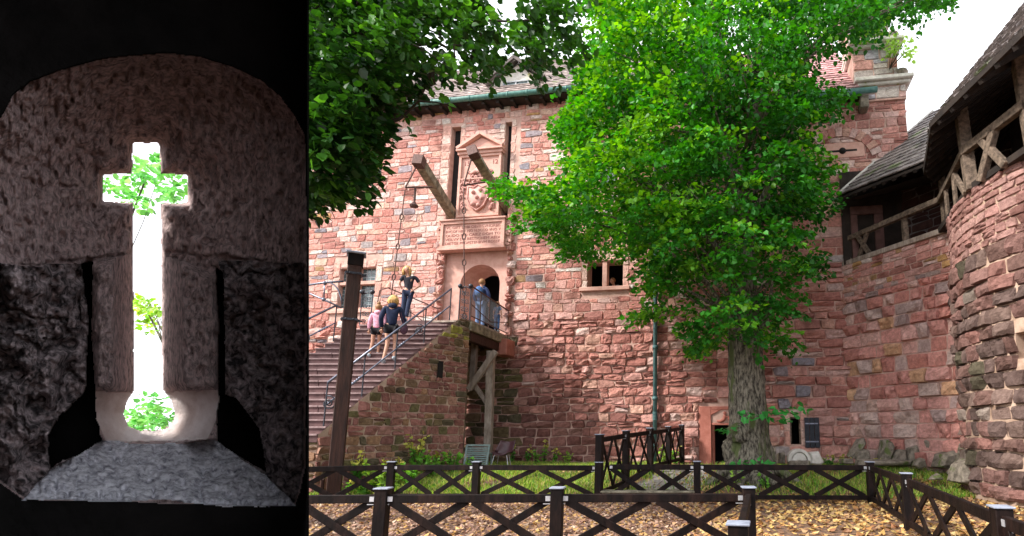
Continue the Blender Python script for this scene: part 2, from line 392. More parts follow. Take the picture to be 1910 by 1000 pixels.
dU = H_door[0]; dV = H_door[1]
def hf(z):
    if z > 5.6: return (.13, .34)
    return (.2, .36)
def wf(z):
    if z > 5.6: return (.2, .75)
    return (.3, .75)
sx1430 = WP(1430, 700)[0]; sx960 = WP(960, 750)[0]; sx1120 = WP(1120, 750)[0]
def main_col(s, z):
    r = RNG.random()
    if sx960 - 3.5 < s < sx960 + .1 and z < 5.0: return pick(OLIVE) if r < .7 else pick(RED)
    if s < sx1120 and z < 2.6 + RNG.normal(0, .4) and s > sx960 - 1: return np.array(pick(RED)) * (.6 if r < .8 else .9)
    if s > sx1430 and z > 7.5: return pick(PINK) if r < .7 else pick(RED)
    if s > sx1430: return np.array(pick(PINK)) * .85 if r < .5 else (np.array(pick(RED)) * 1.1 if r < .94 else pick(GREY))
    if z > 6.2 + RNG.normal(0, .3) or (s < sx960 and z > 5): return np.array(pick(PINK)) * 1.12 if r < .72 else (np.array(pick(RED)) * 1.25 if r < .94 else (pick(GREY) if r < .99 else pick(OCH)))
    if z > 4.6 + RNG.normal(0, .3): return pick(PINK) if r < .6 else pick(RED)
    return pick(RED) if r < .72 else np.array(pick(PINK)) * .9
def main_dep(s, z):
    if z > 5.6: return .028
    return .10
def frame_pad(h, l, r, b, t): return (h[0] - l, h[1] + r, h[2] - b, h[3] + t)
NOSTONE = [frame_pad(H_slotL, .38, .2, .0, .1), frame_pad(H_slotR, .2, .38, .0, .1), (H_slotL[1], H_slotR[0], H_pan[2] - .3, WP(900, 255)[1]),
           frame_pad(H_door, .3, .3, .05, 0), frame_pad(H_winL, .3, .3, .2, .3), frame_pad(H_winR, .22, .22, .2, .22), frame_pad(H_ldoor, .42, .3, 0, .62),
           frame_pad(H_lwin, .2, .2, .05, .25), frame_pad(H_dark, .12, .12, .1, .1), frame_pad(H_wr2, .12, .12, .1, .1)]
mb = MB(); backing(mb, wm, S_L, S_SPLIT, -.2, Z_G, HOLES, .55); backing(mb, wm, S_SPLIT, S_R, -.2, Z_GR, [h for h in HOLES if h[1] > S_SPLIT], .55, reveal=False)
SP_C = WP(900, 600)[0]
back_o = mb.build('mortar_face', M['mortar'], castle)
mb = MB()
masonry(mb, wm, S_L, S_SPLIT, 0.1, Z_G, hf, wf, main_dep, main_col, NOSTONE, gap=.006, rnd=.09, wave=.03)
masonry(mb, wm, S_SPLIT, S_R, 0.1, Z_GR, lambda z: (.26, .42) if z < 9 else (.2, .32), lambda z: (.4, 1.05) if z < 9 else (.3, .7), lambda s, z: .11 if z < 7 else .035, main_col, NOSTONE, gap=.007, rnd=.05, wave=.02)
mb.build('stonework', M['stone'], castle)
# right return of the building (gable end) and dark interior behind the openings
mb = MB()
pR = wpt(S_R, 0); dirb = -WN
mb.raw([tuple(pR + Vector((0, 0, -.2))), tuple(pR + dirb * 9 + Vector((0, 0, -.2))), tuple(pR + dirb * 9 + Vector((0, 0, Z_GR + 4))), tuple(pR + Vector((0, 0, Z_GR)))], [(0, 1, 2, 3)])
pL = wpt(S_L, 0)
mb.raw([tuple(pL + Vector((0, 0, -.2))), tuple(pL + dirb * 9 + Vector((0, 0, -.2))), tuple(pL + dirb * 9 + Vector((0, 0, Z_G))), tuple(pL + Vector((0, 0, Z_G)))], [(0, 1, 2, 3)])
mb.build('side_wall', M['mortar'], castle)
mb = MB()
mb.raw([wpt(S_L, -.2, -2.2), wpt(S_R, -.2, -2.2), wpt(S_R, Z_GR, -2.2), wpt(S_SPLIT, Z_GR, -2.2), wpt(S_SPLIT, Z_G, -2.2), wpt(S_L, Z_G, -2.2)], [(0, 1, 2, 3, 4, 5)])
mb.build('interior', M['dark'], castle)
for h in (H_slotL, H_slotR): mb = MB(); wbox(mb, h[0] - .02, h[1] + .02, h[2] + .01, h[3] - .01, -.34, -.3); mb.build('slot_shade_sheet', M['dark'], castle)  # dark sheet close behind each slot, painting in its shade

# dressed margin blocks around slots: quoins as short courses
def quoins(mb, s0, s1, z0, z1, depth, colf, hr=(.28, .42)):
    masonry(mb, wm, s0, s1, z0, z1, lambda z: hr, lambda z: (9, 9), lambda s, z: depth, lambda s, z: colf(), (), gap=.006, rnd=.03, wave=0)
cq = lambda: np.array(pick([(.62, .40, .35), (.66, .45, .40), (.58, .36, .31), (.54, .31, .26)])) * 1.25
for h in (H_slotL, H_slotR):
    for a, b in ((h[0] - .38, h[0] - .01), (h[1] + .01, h[1] + .2)): mb = MB(); quoins(mb, a, b, h[2], h[3] + .1, .02, cq); mb.build('slot_jamb', M['stone'], castle)
mb = MB(); quoins(mb, H_slotL[1] + .2, H_slotR[0] - .2, WP(900, 255)[1] - .55, WP(900, 255)[1], .02, cq); mb.build('panel_header', M['stone'], castle)
for h, l, b, t in ((H_winL, .3, .2, .3), (H_winR, .22, .2, .22), (H_dark, .12, .1, .1), (H_wr2, .12, .1, .1), (H_lwin, .2, .05, .25)):
    for u, v in ((h[0] - l, h[0] - .005), (h[1] + .005, h[1] + l)): mb = MB(); quoins(mb, u, v, h[2] - b, h[3] + t, .03, cq, (.4, .7)); mb.build('window_jamb', M['stone'], castle)
    mb = MB(); masonry(mb, wm, h[0], h[1], h[3] + .005, h[3] + t, lambda z: (9, 9), lambda z: (.9, 1.4), lambda s, z: .03, lambda s, z: cq(), (), .005, .02, 0); mb.build('window_lintel', M['stone'], castle)
    if b > .06: mb = MB(); masonry(mb, wm, h[0], h[1], h[2] - b, h[2] - .005, lambda z: (9, 9), lambda z: (.9, 1.4), lambda s, z: .03, lambda s, z: cq(), (), .005, .02, 0); mb.build('window_sill', M['stone'], castle)

# portal: flat ashlar plate with round-arched doorway, recessed a little, rusticated quoins either side
aL, aR = WP(853, 560)[0], WP(928, 560)[0]; aT = WP(892, 492)[1]; ar = (aR - aL) / 2; ac = (aL + aR) / 2; aS = aT - ar
mb = MB(); REC = -.12; N = 20
arc = [(ac + ar * math.cos(math.pi - math.pi * i / N), aS + ar * math.sin(math.pi - math.pi * i / N)) for i in range(N + 1)]
inner = [(aL, Z_DOOR)] + arc + [(aR, Z_DOOR)]
zt = H_surr[3]
outer = [(dU, Z_DOOR)] + [(dU + (dV - dU) * i / N, zt) for i in range(N + 1)] + [(dV, Z_DOOR)]
outer[1] = (dU, aS); 
n = len(inner)
for i in range(n - 1):
    mb.raw([wpt(*outer[i], REC), wpt(*outer[i + 1], REC), wpt(*inner[i + 1], REC), wpt(*inner[i], REC)], [(0, 1, 2, 3)])
mb.raw([wpt(dU, aS, REC), wpt(dU, zt, REC), wpt(*outer[2], REC)], [(0, 1, 2)])
for i in range(n - 1):   # splayed reveal: outer arch to a smaller inner one
    k0, k1 = inner[i], inner[i + 1]; sh = lambda q: (ac + .10 + (q[0] - ac) * .8, Z_DOOR + (q[1] - Z_DOOR) * .93)
    mb.raw([wpt(*k0, REC), wpt(*k1, REC), wpt(*sh(k1), -1.0), wpt(*sh(k0), -1.0)], [(0, 1, 2, 3)])
door_pl = mb.build('portal_surround', M['dressed'], castle)
mb = MB(); z = Z_DOOR + .02; k = 0
for sd_, s in ((-1, dU), (1, dV)):
    z = Z_DOOR; mb = MB()
    while z < zt - .1:
        hh = random.uniform(.26, .40); wd = .30 if k % 2 else .18; wd *= random.uniform(.9, 1.2); k += 1
        a, b = (s - wd, s + .03) if sd_ < 0 else (s - .03, s + wd)
        masonry(mb, wm, a, b, z, min(z + hh, zt), lambda z: (9, 9), lambda z: (9, 9), lambda s, z: .17, lambda s, z: np.array(pick(PINK)) * .95, (), .012, .12, 0)
        z += hh
    mb.build('rusticated_quoins', M['stone'], castle)
# lower plinth stones of the portal at its right
# inscription tablet
def wpoly(mb, ring, d0, d1):
    n = len(ring); mb.raw([wpt(s, z, d1) for s, z in ring] + [wpt(s, z, d0) for s, z in ring], [tuple(range(n))] + [(i, i + n, (i + 1) % n + n, (i + 1) % n) for i in range(n)])
tab = wrect(826, 412, 949, 466); tab = (WP(829, 440)[0], WP(947, 440)[0], WP(885, 466)[1], WP(885, 416)[1])
def framed(mb, r, d, fw, rec):
    a, b, c, e = r
    wbox(mb, a, b, c, e, .0, d - rec)
    wbox(mb, a, b, c, c + fw, d - rec, d); wbox(mb, a, b, e - fw, e, d - rec, d)
    wbox(mb, a, a + fw, c + fw, e - fw, d - rec, d); wbox(mb, b - fw, b, c + fw, e - fw, d - rec, d)
mb = MB(); framed(mb, tab, .30, .12, .06); wbox(mb, tab[0] - .06, tab[1] + .06, tab[2] - .09, tab[2] - .002, 0, .38); wbox(mb, tab[0] - .05, tab[1] + .05, tab[3] + .002, tab[3] + .07, 0, .36)
tablet = mb.build('inscription_tablet', M['dressed'], castle, bevel=.01)
def text_mesh(body, size, s, z, d, name, m, parent, w=None, ext=.012, align='LEFT'):
    c = bpy.data.curves.new(name, 'FONT'); c.body = body; c.size = size; c.extrude = ext; c.align_x = align; c.resolution_u = 2; c.space_line = 1.0
    o = bpy.data.objects.new(name, c); COL.objects.link(o); bpy.context.view_layer.update()
    me = bpy.data.meshes.new_from_object(o.evaluated_get(bpy.context.evaluated_depsgraph_get())); bpy.data.objects.remove(o); bpy.data.curves.remove(c)
    n = len(me.vertices); V = np.zeros(n * 3, np.float32); me.vertices.foreach_get('co', V); V = V.reshape(-1, 3)
    k = (w / max(1e-6, V[:, 0].max() - V[:, 0].min())) if w else 1
    P = np.array(wpt(s, z, d))[None] + np.outer(V[:, 0] * k, WSn) + np.outer(V[:, 2], WNn); P[:, 2] += V[:, 1]
    P -= np.array(wloc(parent)); me.vertices.foreach_set('co', P.astype(np.float32).ravel()); me.update()
    ob = bpy.data.objects.new(name, me); COL.objects.link(ob); ob.parent = parent; me.materials.clear(); me.materials.append(m); return ob
M['cut'] = mat('cut_letters', (.25, .09, .08), (.33, .14, .12), bump=0)
rows = ['VC OIFT LOBI OBVRGVNORBIS', 'BVCOF NIET NO N SCCO VNO V', 'OLIDO MO CAIEZ DOM TO', 'VEILVV DA BESTICHEM AEDI', 'DIETGE PROPSTENBVM ROSST']
rh = (tab[3] - tab[2] - .30) / 5
for i, t in enumerate(rows):
    text_mesh(t, rh * .95, tab[0] + .2, tab[3] - .17 - (i + .8) * rh, .243, 'inscription_line', M['cut'], tablet, w=(tab[1] - tab[0]) - .4, ext=.006)
# side scroll consoles of the tablet
for s, sg in ((tab[0] - .1, -1), (tab[1] + .1, 1)):
    mb = MB()
    wbox(mb, s - .11, s + .11, tab[2] - .1, tab[3] - .02, 0, .14)
    for zc, rr in ((tab[3] - .3, .13), (tab[2] + .18, .11), ((tab[2] + tab[3]) / 2, .08)):
        for q in (1, .55): mb.tube([wpt(s + rr * q * math.cos(t), zc + rr * q * math.sin(t), .18) for t in np.linspace(0, 5.4, 12)], .028, 6)
    mb.build('scroll_console', M['dressed'], castle)
# coat of arms panel with pediment
pn = (WP(858, 360)[0], WP(936, 360)[0], WP(896, 407)[1], WP(896, 292)[1])
mb = MB(); framed(mb, pn, .20, .10, .08); wbox(mb, pn[0] - .06, pn[1] + .06, pn[3], pn[3] + .12, 0, .26); wbox(mb, pn[0] - .09, pn[1] + .09, pn[3] + .12, pn[3] + .2, 0, .36)
zc = pn[3] + .2; pc = (pn[0] + pn[1]) / 2; ap = WP(896, 262)[1] + .15
wpoly(mb, [(pn[0] - .12, zc), (pn[1] + .12, zc), (pc, ap - .12)], .02, .16)
for sg in (-1, 1):
    e = pn[0] - .09 if sg < 0 else pn[1] + .09
    mb.beam(wpt(e, zc + .05, .2), wpt(pc, ap, .2), .30, .12, up=tuple(Vector((0, 0, 1))))
wbox(mb, pn[0] + .1, pn[1] - .1, pn[2] + (pn[3] - pn[2]) * .60, pn[2] + (pn[3] - pn[2]) * .60 + .05, .12, .2)
arms = mb.build('heraldic_panel', M['dressed'], castle, bevel=.008)
mb = MB(); pw = pn[1] - pn[0]; phh = pn[3] - pn[2]
sc = pc - .02; sz = pn[2] + phh * .30; sw = pw * .23
ring = [(sc - sw, sz + .48), (sc - sw * .4, sz + .40), (sc, sz + .52), (sc + sw * .5, sz + .40), (sc + sw, sz + .46), (sc + sw * 1.02, sz - .05), (sc + sw * .7, sz - .35), (sc, sz - .55), (sc - sw * .7, sz - .35), (sc - sw * 1.02, sz - .05)]
wpoly(mb, ring, .12, .22)
mb.tube([wpt(a, b, .22) for a, b in ring + ring[:1]], .035, 6)
for a, b in ((-.45, .22), (.3, .3), (-.05, 0), (.48, -.05), (-.42, -.28), (.18, -.33)):
    p = wpt(sc + a * sw, sz + b, .23); mb.ball(p, .085, 10, 6)
for k in range(46):   # mantling scrolls, figure and crest, as carved curls
    side = random.choice((-1, 1)); a = random.uniform(1.1, 1.75) * sw * side; b = random.uniform(-.6, .85)
    if k > 30: a = random.uniform(-.9, .9) * sw; b = random.uniform(.62, .95)
    rr = random.uniform(.05, .11); t0 = random.uniform(0, 6)
    mb.tube([wpt(sc + a + rr * math.cos(t) * (1 - .1 * t), sz + b + rr * math.sin(t), .16 + .02 * math.sin(t)) for t in np.linspace(t0, t0 + 4, 8)], random.uniform(.022, .04), 5)
fx = sc + sw * 1.45   # supporter figure at the right of the shield
for q in ((0, .34, .075), (.0, .18, .09), (.02, .02, .10), (-.02, -.14, .085), (.03, -.32, .06), (-.04, -.46, .055)): mb.ball(wpt(fx + q[0], sz + q[1], .19), q[2], 8, 6)
mb.tube([wpt(fx, sz + .2, .2), wpt(fx - .16, sz + .25, .22), wpt(fx - .22, sz + .36, .2)], .035, 6)
z6 = pn[2] + phh * .66   # upper field: reclining crest figure with plume
mb.tube([wpt(pc - .4, z6 + .1, .16), wpt(pc - .15, z6 + .16, .2), wpt(pc + .1, z6 + .14, .2), wpt(pc + .35, z6 + .08, .16)], [.05, .09, .08, .04], 7)
mb.ball(wpt(pc - .12, z6 + .36, .18), .085, 8, 6); mb.tube([wpt(pc - .12, z6 + .3, .18), wpt(pc - .05, z6 + .12, .18)], .07, 6)
for k in range(12):
    a = random.uniform(-.45, .45); mb.tube([wpt(pc + a + .07 * math.cos(t), z6 + .1 + random.uniform(-.05, .1) + .07 * math.sin(t), .15) for t in np.linspace(0, 4, 7)], .022, 5)
mb.build('shield_relief', M['carved'], arms, smooth=True)
text_mesh('15', .26, pn[0] + .17, pn[3] - .42, .125, 'date_numeral', M['cut'], arms, ext=.008)
text_mesh('12', .26, pn[1] - .42, pn[3] - .42, .125, 'date_numeral', M['cut'], arms, ext=.008)

# leaded windows
def leaded(h, rows_, cols_, dep=-.22):
    mb = MB(); wbox(mb, h[0], h[1], h[2], h[3], dep - .02, dep); g = mb.build('window_pane', M['glass'], castle)
    mb = MB()
    for i in range(1, cols_): s = h[0] + (h[1] - h[0]) * i / cols_; wbox(mb, s - .008, s + .008, h[2], h[3], dep, dep + .012)
    for i in range(1, rows_): z = h[2] + (h[3] - h[2]) * i / rows_; wbox(mb, h[0], h[1], z - .008, z + .008, dep + .0125, dep + .02)
    mb.build('glazing_bars', M['lead'], g)
h = H_winL; zm = h[2] + (h[3] - h[2]) * .62; sm = (h[0] + h[1]) / 2
mb = MB(); wbox(mb, h[0], h[1], zm - .07, zm + .07, -.3, .0); wbox(mb, sm - .06, sm + .06, h[2], zm - .072, -.3, -.01); wbox(mb, sm - .06, sm + .06, zm + .072, h[3], -.3, -.01)
wbox(mb, h[0] - .38, h[1] + .38, h[2] - .22, h[2] - .10, .0, .10)
mb.build('stone_mullion', M['dressed'], castle, bevel=.01)
for a, b in ((h[0], sm - .06), (sm + .06, h[1])):
    leaded((a, b, h[2], zm - .07), 6, 4); leaded((a, b, zm + .07, h[3]), 3, 4)
h = H_winR; sm = WP(1128, 510)[0]
mb = MB(); wbox(mb, sm - .09, sm + .09, h[2], h[3], -.3, .0); wbox(mb, h[0] - .28, h[1] + .28, h[2] - .18, h[2] - .03, 0, .12); wbox(mb, h[0] - .22, h[1] + .22, h[3] + .02, h[3] + .12, 0, .05)
mb.build('stone_mullion', M['dressed'], castle, bevel=.015)
leaded(H_dark, 4, 4, -.12); leaded(H_wr2, 4, 4, -.12)

# lower door with relief tympanum
h = H_ldoor; lw = .42; tz = h[3] + .08; tt = h[3] + .52
mb = MB(); wbox(mb, h[0] - lw, h[0], .25, tt + .12, -.1, .05); wbox(mb, h[1], h[1] + lw * .8, .25, tt + .12, -.1, .05); wbox(mb, h[0], h[1], h[3], tz, -.35, .02)
wbox(mb, h[0], h[1], tz, tt, -.1, -.03); wbox(mb, h[0], h[1], tt, tt + .12, -.1, .05)
wpoly(mb, [(h[0] + .001, tz + .26), (h[0] + .34, tt - .002), (h[0] + .001, tt - .002)], -.029, .048); wpoly(mb, [(h[1] - .001, tz + .26), (h[1] - .001, tt - .002), (h[1] - .34, tt - .002)], -.029, .048)
for s, e in ((h[0], 1), (h[1], -1)): wbox(mb, min(s, s + e * .1), max(s, s + e * .1), .25, h[3], -.4, -.12)
ld = mb.build('lower_door_frame', M['dressed_red'], castle, bevel=.012)
mb = MB()
for cx, fl in ((h[0] + (h[1] - h[0]) * .36, 1), (h[0] + (h[1] - h[0]) * .7, -1)):
    mb.ball(wpt(cx, tz + .33, .03), .06, 8, 6); mb.tube([wpt(cx, tz + .27, .02), wpt(cx - .03 * fl, tz + .12, .03), wpt(cx - .14 * fl, tz + .05, .02), wpt(cx - .28 * fl, tz + .06, .01)], [.05, .07, .05, .03], 7)
    mb.tube([wpt(cx, tz + .22, .03), wpt(cx + .1 * fl, tz + .18, .05), wpt(cx + .16 * fl, tz + .26, .03)], .025, 6)
mb.ball(wpt((h[0] + h[1]) / 2 + .05, tz + .14, .02), .12, 10, 7, (1.2, .6, .9))
mb.build('tympanum_relief', M['dressed_red'], ld, smooth=True)
# small window shutter, opened flat against the wall
sh = wrect(1500, 779, 1528, 835)
mb = MB(); n = 3
for i in range(n): a = sh[0] + (sh[1] - sh[0]) * i / n; wbox(mb, a + .006, a + (sh[1] - sh[0]) / n - .006, sh[2], sh[3], .11, .16)
st = mb.build('shutter', M['blackwood'], castle, bevel=.006)
for z in (sh[2] + .2, sh[3] - .2): mb = MB(); wbox(mb, sh[0] + .02, sh[1] - .05, z - .02, z + .02, .1602, .18); mb.build('hinge_strap', M['rail'], st)
mb = MB(); wbox(mb, H_lwin[0], H_lwin[0] + .05, H_lwin[2], H_lwin[3], -.2, -.1); wbox(mb, H_lwin[1] - .05, H_lwin[1], H_lwin[2], H_lwin[3], -.2, -.1); wbox(mb, H_lwin[0] + .05, H_lwin[1] - .05, H_lwin[3] - .05, H_lwin[3], -.2, -.1)
mb.build('window_frame', M['oldoak'], castle)

# relieving arch and slot high on the right
mb = MB(); ha = WP(1565, 268); 
for i in range(13):
    t = math.pi * (0.12 + .76 * i / 12); r0, r1 = 1.15, 1.5
    c, s_ = math.cos(t), math.sin(t); cc = (ha[0], ha[1] - .9); dt = .09
    q = [(cc[0] + r * math.cos(t + u), cc[1] + r * math.sin(t + u)) for r, u in ((r0, -dt), (r1, -dt * .85), (r1, dt * .85), (r0, dt))]
    P_ = q; nn = 4; mb.raw([wpt(a, b, .075) for a, b in P_] + [wpt(a, b, 0) for a, b in P_], [(0, 1, 2, 3)] + [(k, k + 4, (k + 1) % 4 + 4, (k + 1) % 4) for k in range(4)], np.array(pick(PINK)) * .9)
mb.build('relieving_arch', M['stone'], castle)
mb = MB(); g = WP(1571, 283); wbox(mb, g[0] - .75, g[0] + .75, g[1] - .26, g[1] + .3, 0, .06); mb.build('gun_loop_block', M['dressed'], castle, bevel=.01)
mb = MB(); wbox(mb, g[0] - .5, g[0] + .5, g[1] - .04, g[1] + .04, .055, .062); mb.ball(wpt(g[0], g[1], .03), .13, 12, 8); mb.build('gun_loop', M['dark'], castle)

# roofs, gutter, dormer
mb = MB(); ov = .55; rise = 5.2; run = 5.0
e0 = wpt(S_L - .3, Z_G + .12, ov); e1 = wpt(S_SPLIT + .5, Z_G + .12, ov)
t0, t1 = e0 - WN * run + Vector((0, 0, rise)), e1 - WN * run + Vector((0, 0, rise))
shingles(mb, e0, e1, t0, t1, 20, 100, .035, cb=(1.35, 1.25, 1.2))
mb.build('roof', M['tile'], castle)
mb = MB(); mb.hexa([e0 - Vector((0, 0, .18)), e1 - Vector((0, 0, .18)), t1 - Vector((0, 0, .2)), t0 - Vector((0, 0, .2)), e0 - Vector((0, 0, .03)), e1 - Vector((0, 0, .03)), t1 - Vector((0, 0, .03)), t0 - Vector((0, 0, .03))])
wbox(mb, S_L - .3, S_SPLIT + .5, Z_G - .06, Z_G - .02, -.3, ov)
# rafter boards under the eave
for i in range(34):
    s = S_L + (S_SPLIT - S_L) * i / 33; mb.beam(wpt(s, Z_G - .12, 0), wpt(s, Z_G - .12, ov - .05), .12, .11)
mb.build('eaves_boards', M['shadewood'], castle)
mb = MB(); gy = ov + .09
mb.tube([wpt(S_L - .3, Z_G + .03, gy), wpt(S_SPLIT + .6, Z_G + .03, gy)], .105, 10)
for i in range(26): s = S_L + (S_SPLIT - S_L) * i / 25; mb.tube([wpt(s, Z_G + .03, gy), wpt(s + .06, Z_G + .03, gy)], .12, 10)
mb.build('gutter', M['copper'], castle, smooth=True)
mb = MB(); e0 = wpt(S_SPLIT, Z_GR + .25, .45); e1 = wpt(S_RC - .05, Z_GR + .25, .45); t0, t1 = e0 - WN * 5 + Vector((0, 0, 5.6)), e1 - WN * 5 + Vector((0, 0, 5.6))
shingles(mb, e0, e1, t0, t1, 24, 46, .035, cb=(1.5, 1.4, 1.55))
mb.build('roof', M['redtile'], castle, label='reddish tiled roof beside the stepped gable')
mb = MB(); wbox(mb, S_SPLIT, S_RC, Z_GR - .02, Z_GR + .2, -.3, .44); mb.build('eaves_boards', M['shadewood'], castle)
mb = MB(); mb.tube([wpt(S_SPLIT, Z_GR + .1, .5), wpt(WP(1630, 182)[0], Z_GR + .1, .5)], .11, 10); mb.build('gutter', M['copper'], castle, smooth=True)
mb = MB(); c = WP(1608, 200); wbox(mb, c[0] - .15, c[0] + .15, Z_GR - .5, Z_GR - .02, 0, .45); mb.build('corbel', M['grey'], castle, bevel=.03)
# dormer
dc = WP(950, 165); s = dc[0]
mb = MB(); zb = Z_G + .45; zt_ = zb + 1.1
wbox(mb, s - 1.0, s + 1.0, zb, zt_, -3.0, -.6); dm = mb.build('dormer', M['pale'], castle)
mb = MB(); hh = .9
for sg in (-1, 1):
    a = wpt(s + sg * 1.35, zt_ - .15, -.25); b = wpt(s, zt_ + hh, -.25); a2 = a - WN * 3; b2 = b - WN * 3
    shingles(mb, a if sg < 0 else a2, a2 if sg < 0 else a, b if sg < 0 else b2, b2 if sg < 0 else b, 7, 12, .03)
    mb.beam(wpt(s + sg * 1.35, zt_ - .2, -.28), wpt(s, zt_ + hh - .05, -.28), .1, .14, col=(.4, .35, .35))
mb.build('dormer_roof', M['tile'], dm)
mb = MB(); wpoly(mb, [(s - 1.0, zt_), (s + 1.0, zt_), (s, zt_ + .7)], -.7, -.61); mb.build('dormer_gable', M['pale'], dm)
mb = MB(); wbox(mb, s - .55, s + .55, zb + .25, zt_ - .1, -.6, -.58); mb.build('window_pane', M['glass'], dm)
mb = MB()
for k in (-.55, 0, .55): wbox(mb, s + k - .03, s + k + .03, zb + .2, zt_ - .05, -.58, -.55)
for k in (0, .33, .66, 1): z = zb + .25 + (zt_ - .35 - zb) * k; wbox(mb, s - .58, s + .58, z - .02, z + .02, -.55, -.53)
mb.build('glazing_bars', M['lead'], dm)

# stepped gable at the right end
def g_stage(p0, p1, p2, over=.22, th=1.3):   # p0=(px,py) bottom left, p1 right px, p2 top py
    s0, zb_ = WP(*p0); s1 = WP(p1, p0[1])[0]; zt2 = WP(p0[0], p2)[1]
    return s0, s1, zb_, zt2
mb = MB()
stages = [(S_RC, S_R + .02, Z_GR - .05, WP(1650, 165)[1]), (S_RC - .15, WP(1672, 120)[0], WP(1650, 165)[1] + .3, WP(1640, 95)[1]), (S_RC - .25, WP(1652, 60)[0], WP(1640, 95)[1] + .28, WP(1625, 48)[1]), (S_RC - .3, WP(1630, 30)[0], WP(1625, 48)[1] + .25, WP(1625, 10)[1])]
gcol = lambda s, z: (pick(PINK) if RNG.random() < .2 else np.array(pick([(.48, .45, .42), (.58, .54, .50), (.42, .38, .36), (.40, .40, .45)])))
core = MB()
for i, (a, b, c, d) in enumerate(stages):
    cor = MB(); orn = MB()
    masonry(mb, lambda S, Z, D: wm(S, Z, D + .12), a, b, c, d, lambda z: (.3, .45), lambda z: (.4, .9), lambda s, z: .03, gcol, (), .006, .03, 0)
    wbox(core, a, b, c - .05, d + .02, -1.2, .12)
    wbox(cor, a - .12, b + .14, d + .02, d + .14, -1.3, .26); wbox(cor, a - .16, b + .24, d + .141, d + .3, -1.4, .38)
    if i < 3:
        q = wpt(b - .1, d + .3, .0); orn.lathe(q, [(.0, 0), (.12, .0), (.1, .06), (.2, .12), (.26, .22), (.24, .30), (.12, .33), (0, .34)], 12); orn.build('stone_finial', M['grey'], castle, smooth=True)
    cor.build('cornice', M['pale'], castle, bevel=.03)
core.build('gable_core', M['mortar'], castle); mb.build('gable_stonework', M['stone'], castle)

# corbel stone under the bridge end, projecting lump of stones
mb = MB(); p = WP(952, 640); wbox(mb, p[0] - .28, p[0] + .22, p[1] - .55, p[1] + .05, 0, .75); mb.build('corbel', M['dressed_red'], castle, bevel=.03)
# downpipe
pipe = MB(); a = WP(1221, 480); b = WP(1227, 865); sp = (a[0] + b[0]) / 2
pipe.tube([wpt(sp, .42, .2), wpt(sp, Z_G - .3, .2)], .075, 10)
for z in (1.0, 2.6, 4.4, 6.4, 8.6, 11, 13): pipe.tube([wpt(sp, z, .2), wpt(sp, z + .12, .2)], .1, 10); wbox(pipe, sp - .03, sp + .03, z + .03, z + .09, 0, .2)
for k in range(6): pipe.tube([wpt(sp, 1.9 + .05 * k, .2), wpt(sp, 1.93 + .05 * k, .2)], .092, 10)
pipe.build('downpipe', M['pipe'], castle, smooth=True)

# ============================================================ DRAWBRIDGE BEAMS, CHAINS
def chain(mb, a, b, r=.02, link=.9):
    a, b = Vector(a), Vector(b); L = (b - a).length; d = (b - a).normalized(); x = d.cross(Vector((0, 1, 0))).normalized(); n = max(2, int(L / link)); 
    for i in range(n):
        p = a + d * (L * i / n); q = a + d * (L * (i + 1) / n)
        mb.tube([p + d * .09, q - d * .09], r, 6)
        mb.tube([q + x * .055 * math.cos(t) + d * .10 * math.sin(t) for t in np.linspace(0, 2 * math.pi, 11)], r * 1.2, 5)
def slot_beam(px_top, px_bot, slot, label, weight):
    s, z = WP(*px_bot); s = (slot[0] + slot[1]) / 2; foot = wpt(s, z, -.3)
    dd = 3.1; tip = PP(px_top[0], px_top[1], WO + WN * dd, WN)
    o = empty('drawbridge_beam', foot, label, 'beam', 'drawbridge lifting beams')
    mb = MB(); mb.beam(foot, tip, .30, .34, up=(0, 1, 0)); mb.build('beam', M['mosswood'], o, bevel=.02)
    mb = MB(); d = (foot - tip).normalized(); mb.beam(tip - d * .03, tip + d * .28, .33, .37, up=(0, 1, 0)); mb.build('beam_shoe', M['rust'], o)
    mb = MB(); tp = tip + d * .12
    return o, tip, tp, d, dd
lo_, ltip, ltp, ldir, ldd = slot_beam((779, 297), (846, 402), H_slotL, 'left mossy drawbridge beam slanting out from its wall slot, with counterweight on crossbar', True)
mb = MB(); dep = ldd
def wpx(px, py, d): return PP(px, py, WO + WN * d, WN)
P1 = wpx(756, 350, dep - .1); P2 = wpx(806, 349, dep - .75)
mb.tube([ltp, P1], .028, 6); mb.tube([P1, P2], .03, 6)
mb.build('iron_bracket', M['rust'], lo_)
mb = MB(); mid = P1.lerp(P2, .37); mb.tube([mid, mid - Vector((0, 0, .55))], .04, 8); mb.lathe(mid - Vector((0, 0, .72)), [(0, -.02), (.13, 0), (.15, .05), (.08, .12), (.04, .2)], 12); mb.build('counterweight', M['rust'], lo_)
mb = MB(); lend = Vector((-8.6, 17.0, 5.1)); lend = PY(727, 575, 17.2); chain(mb, P1, lend); mb.build('chain', M['rust'], lo_)
ro_, rtip, rtp, rdir, rdd = slot_beam((880, 280), (942, 385), H_slotR, 'right drawbridge beam pointing out over the heraldic panel', False)
Q1 = wpx(865, 346, rdd - .1); Q2 = wpx(905, 340, rdd - .8)
mb = MB(); mb.tube([rtp, Q1], .028, 6); mb.tube([Q1, Q2], .03, 6); mb.build('iron_bracket', M['rust'], ro_)
mb = MB(); rend = PY(866, 590, 16.9); chain(mb, Q1, rend); mb.build('chain', M['rust'], ro_)

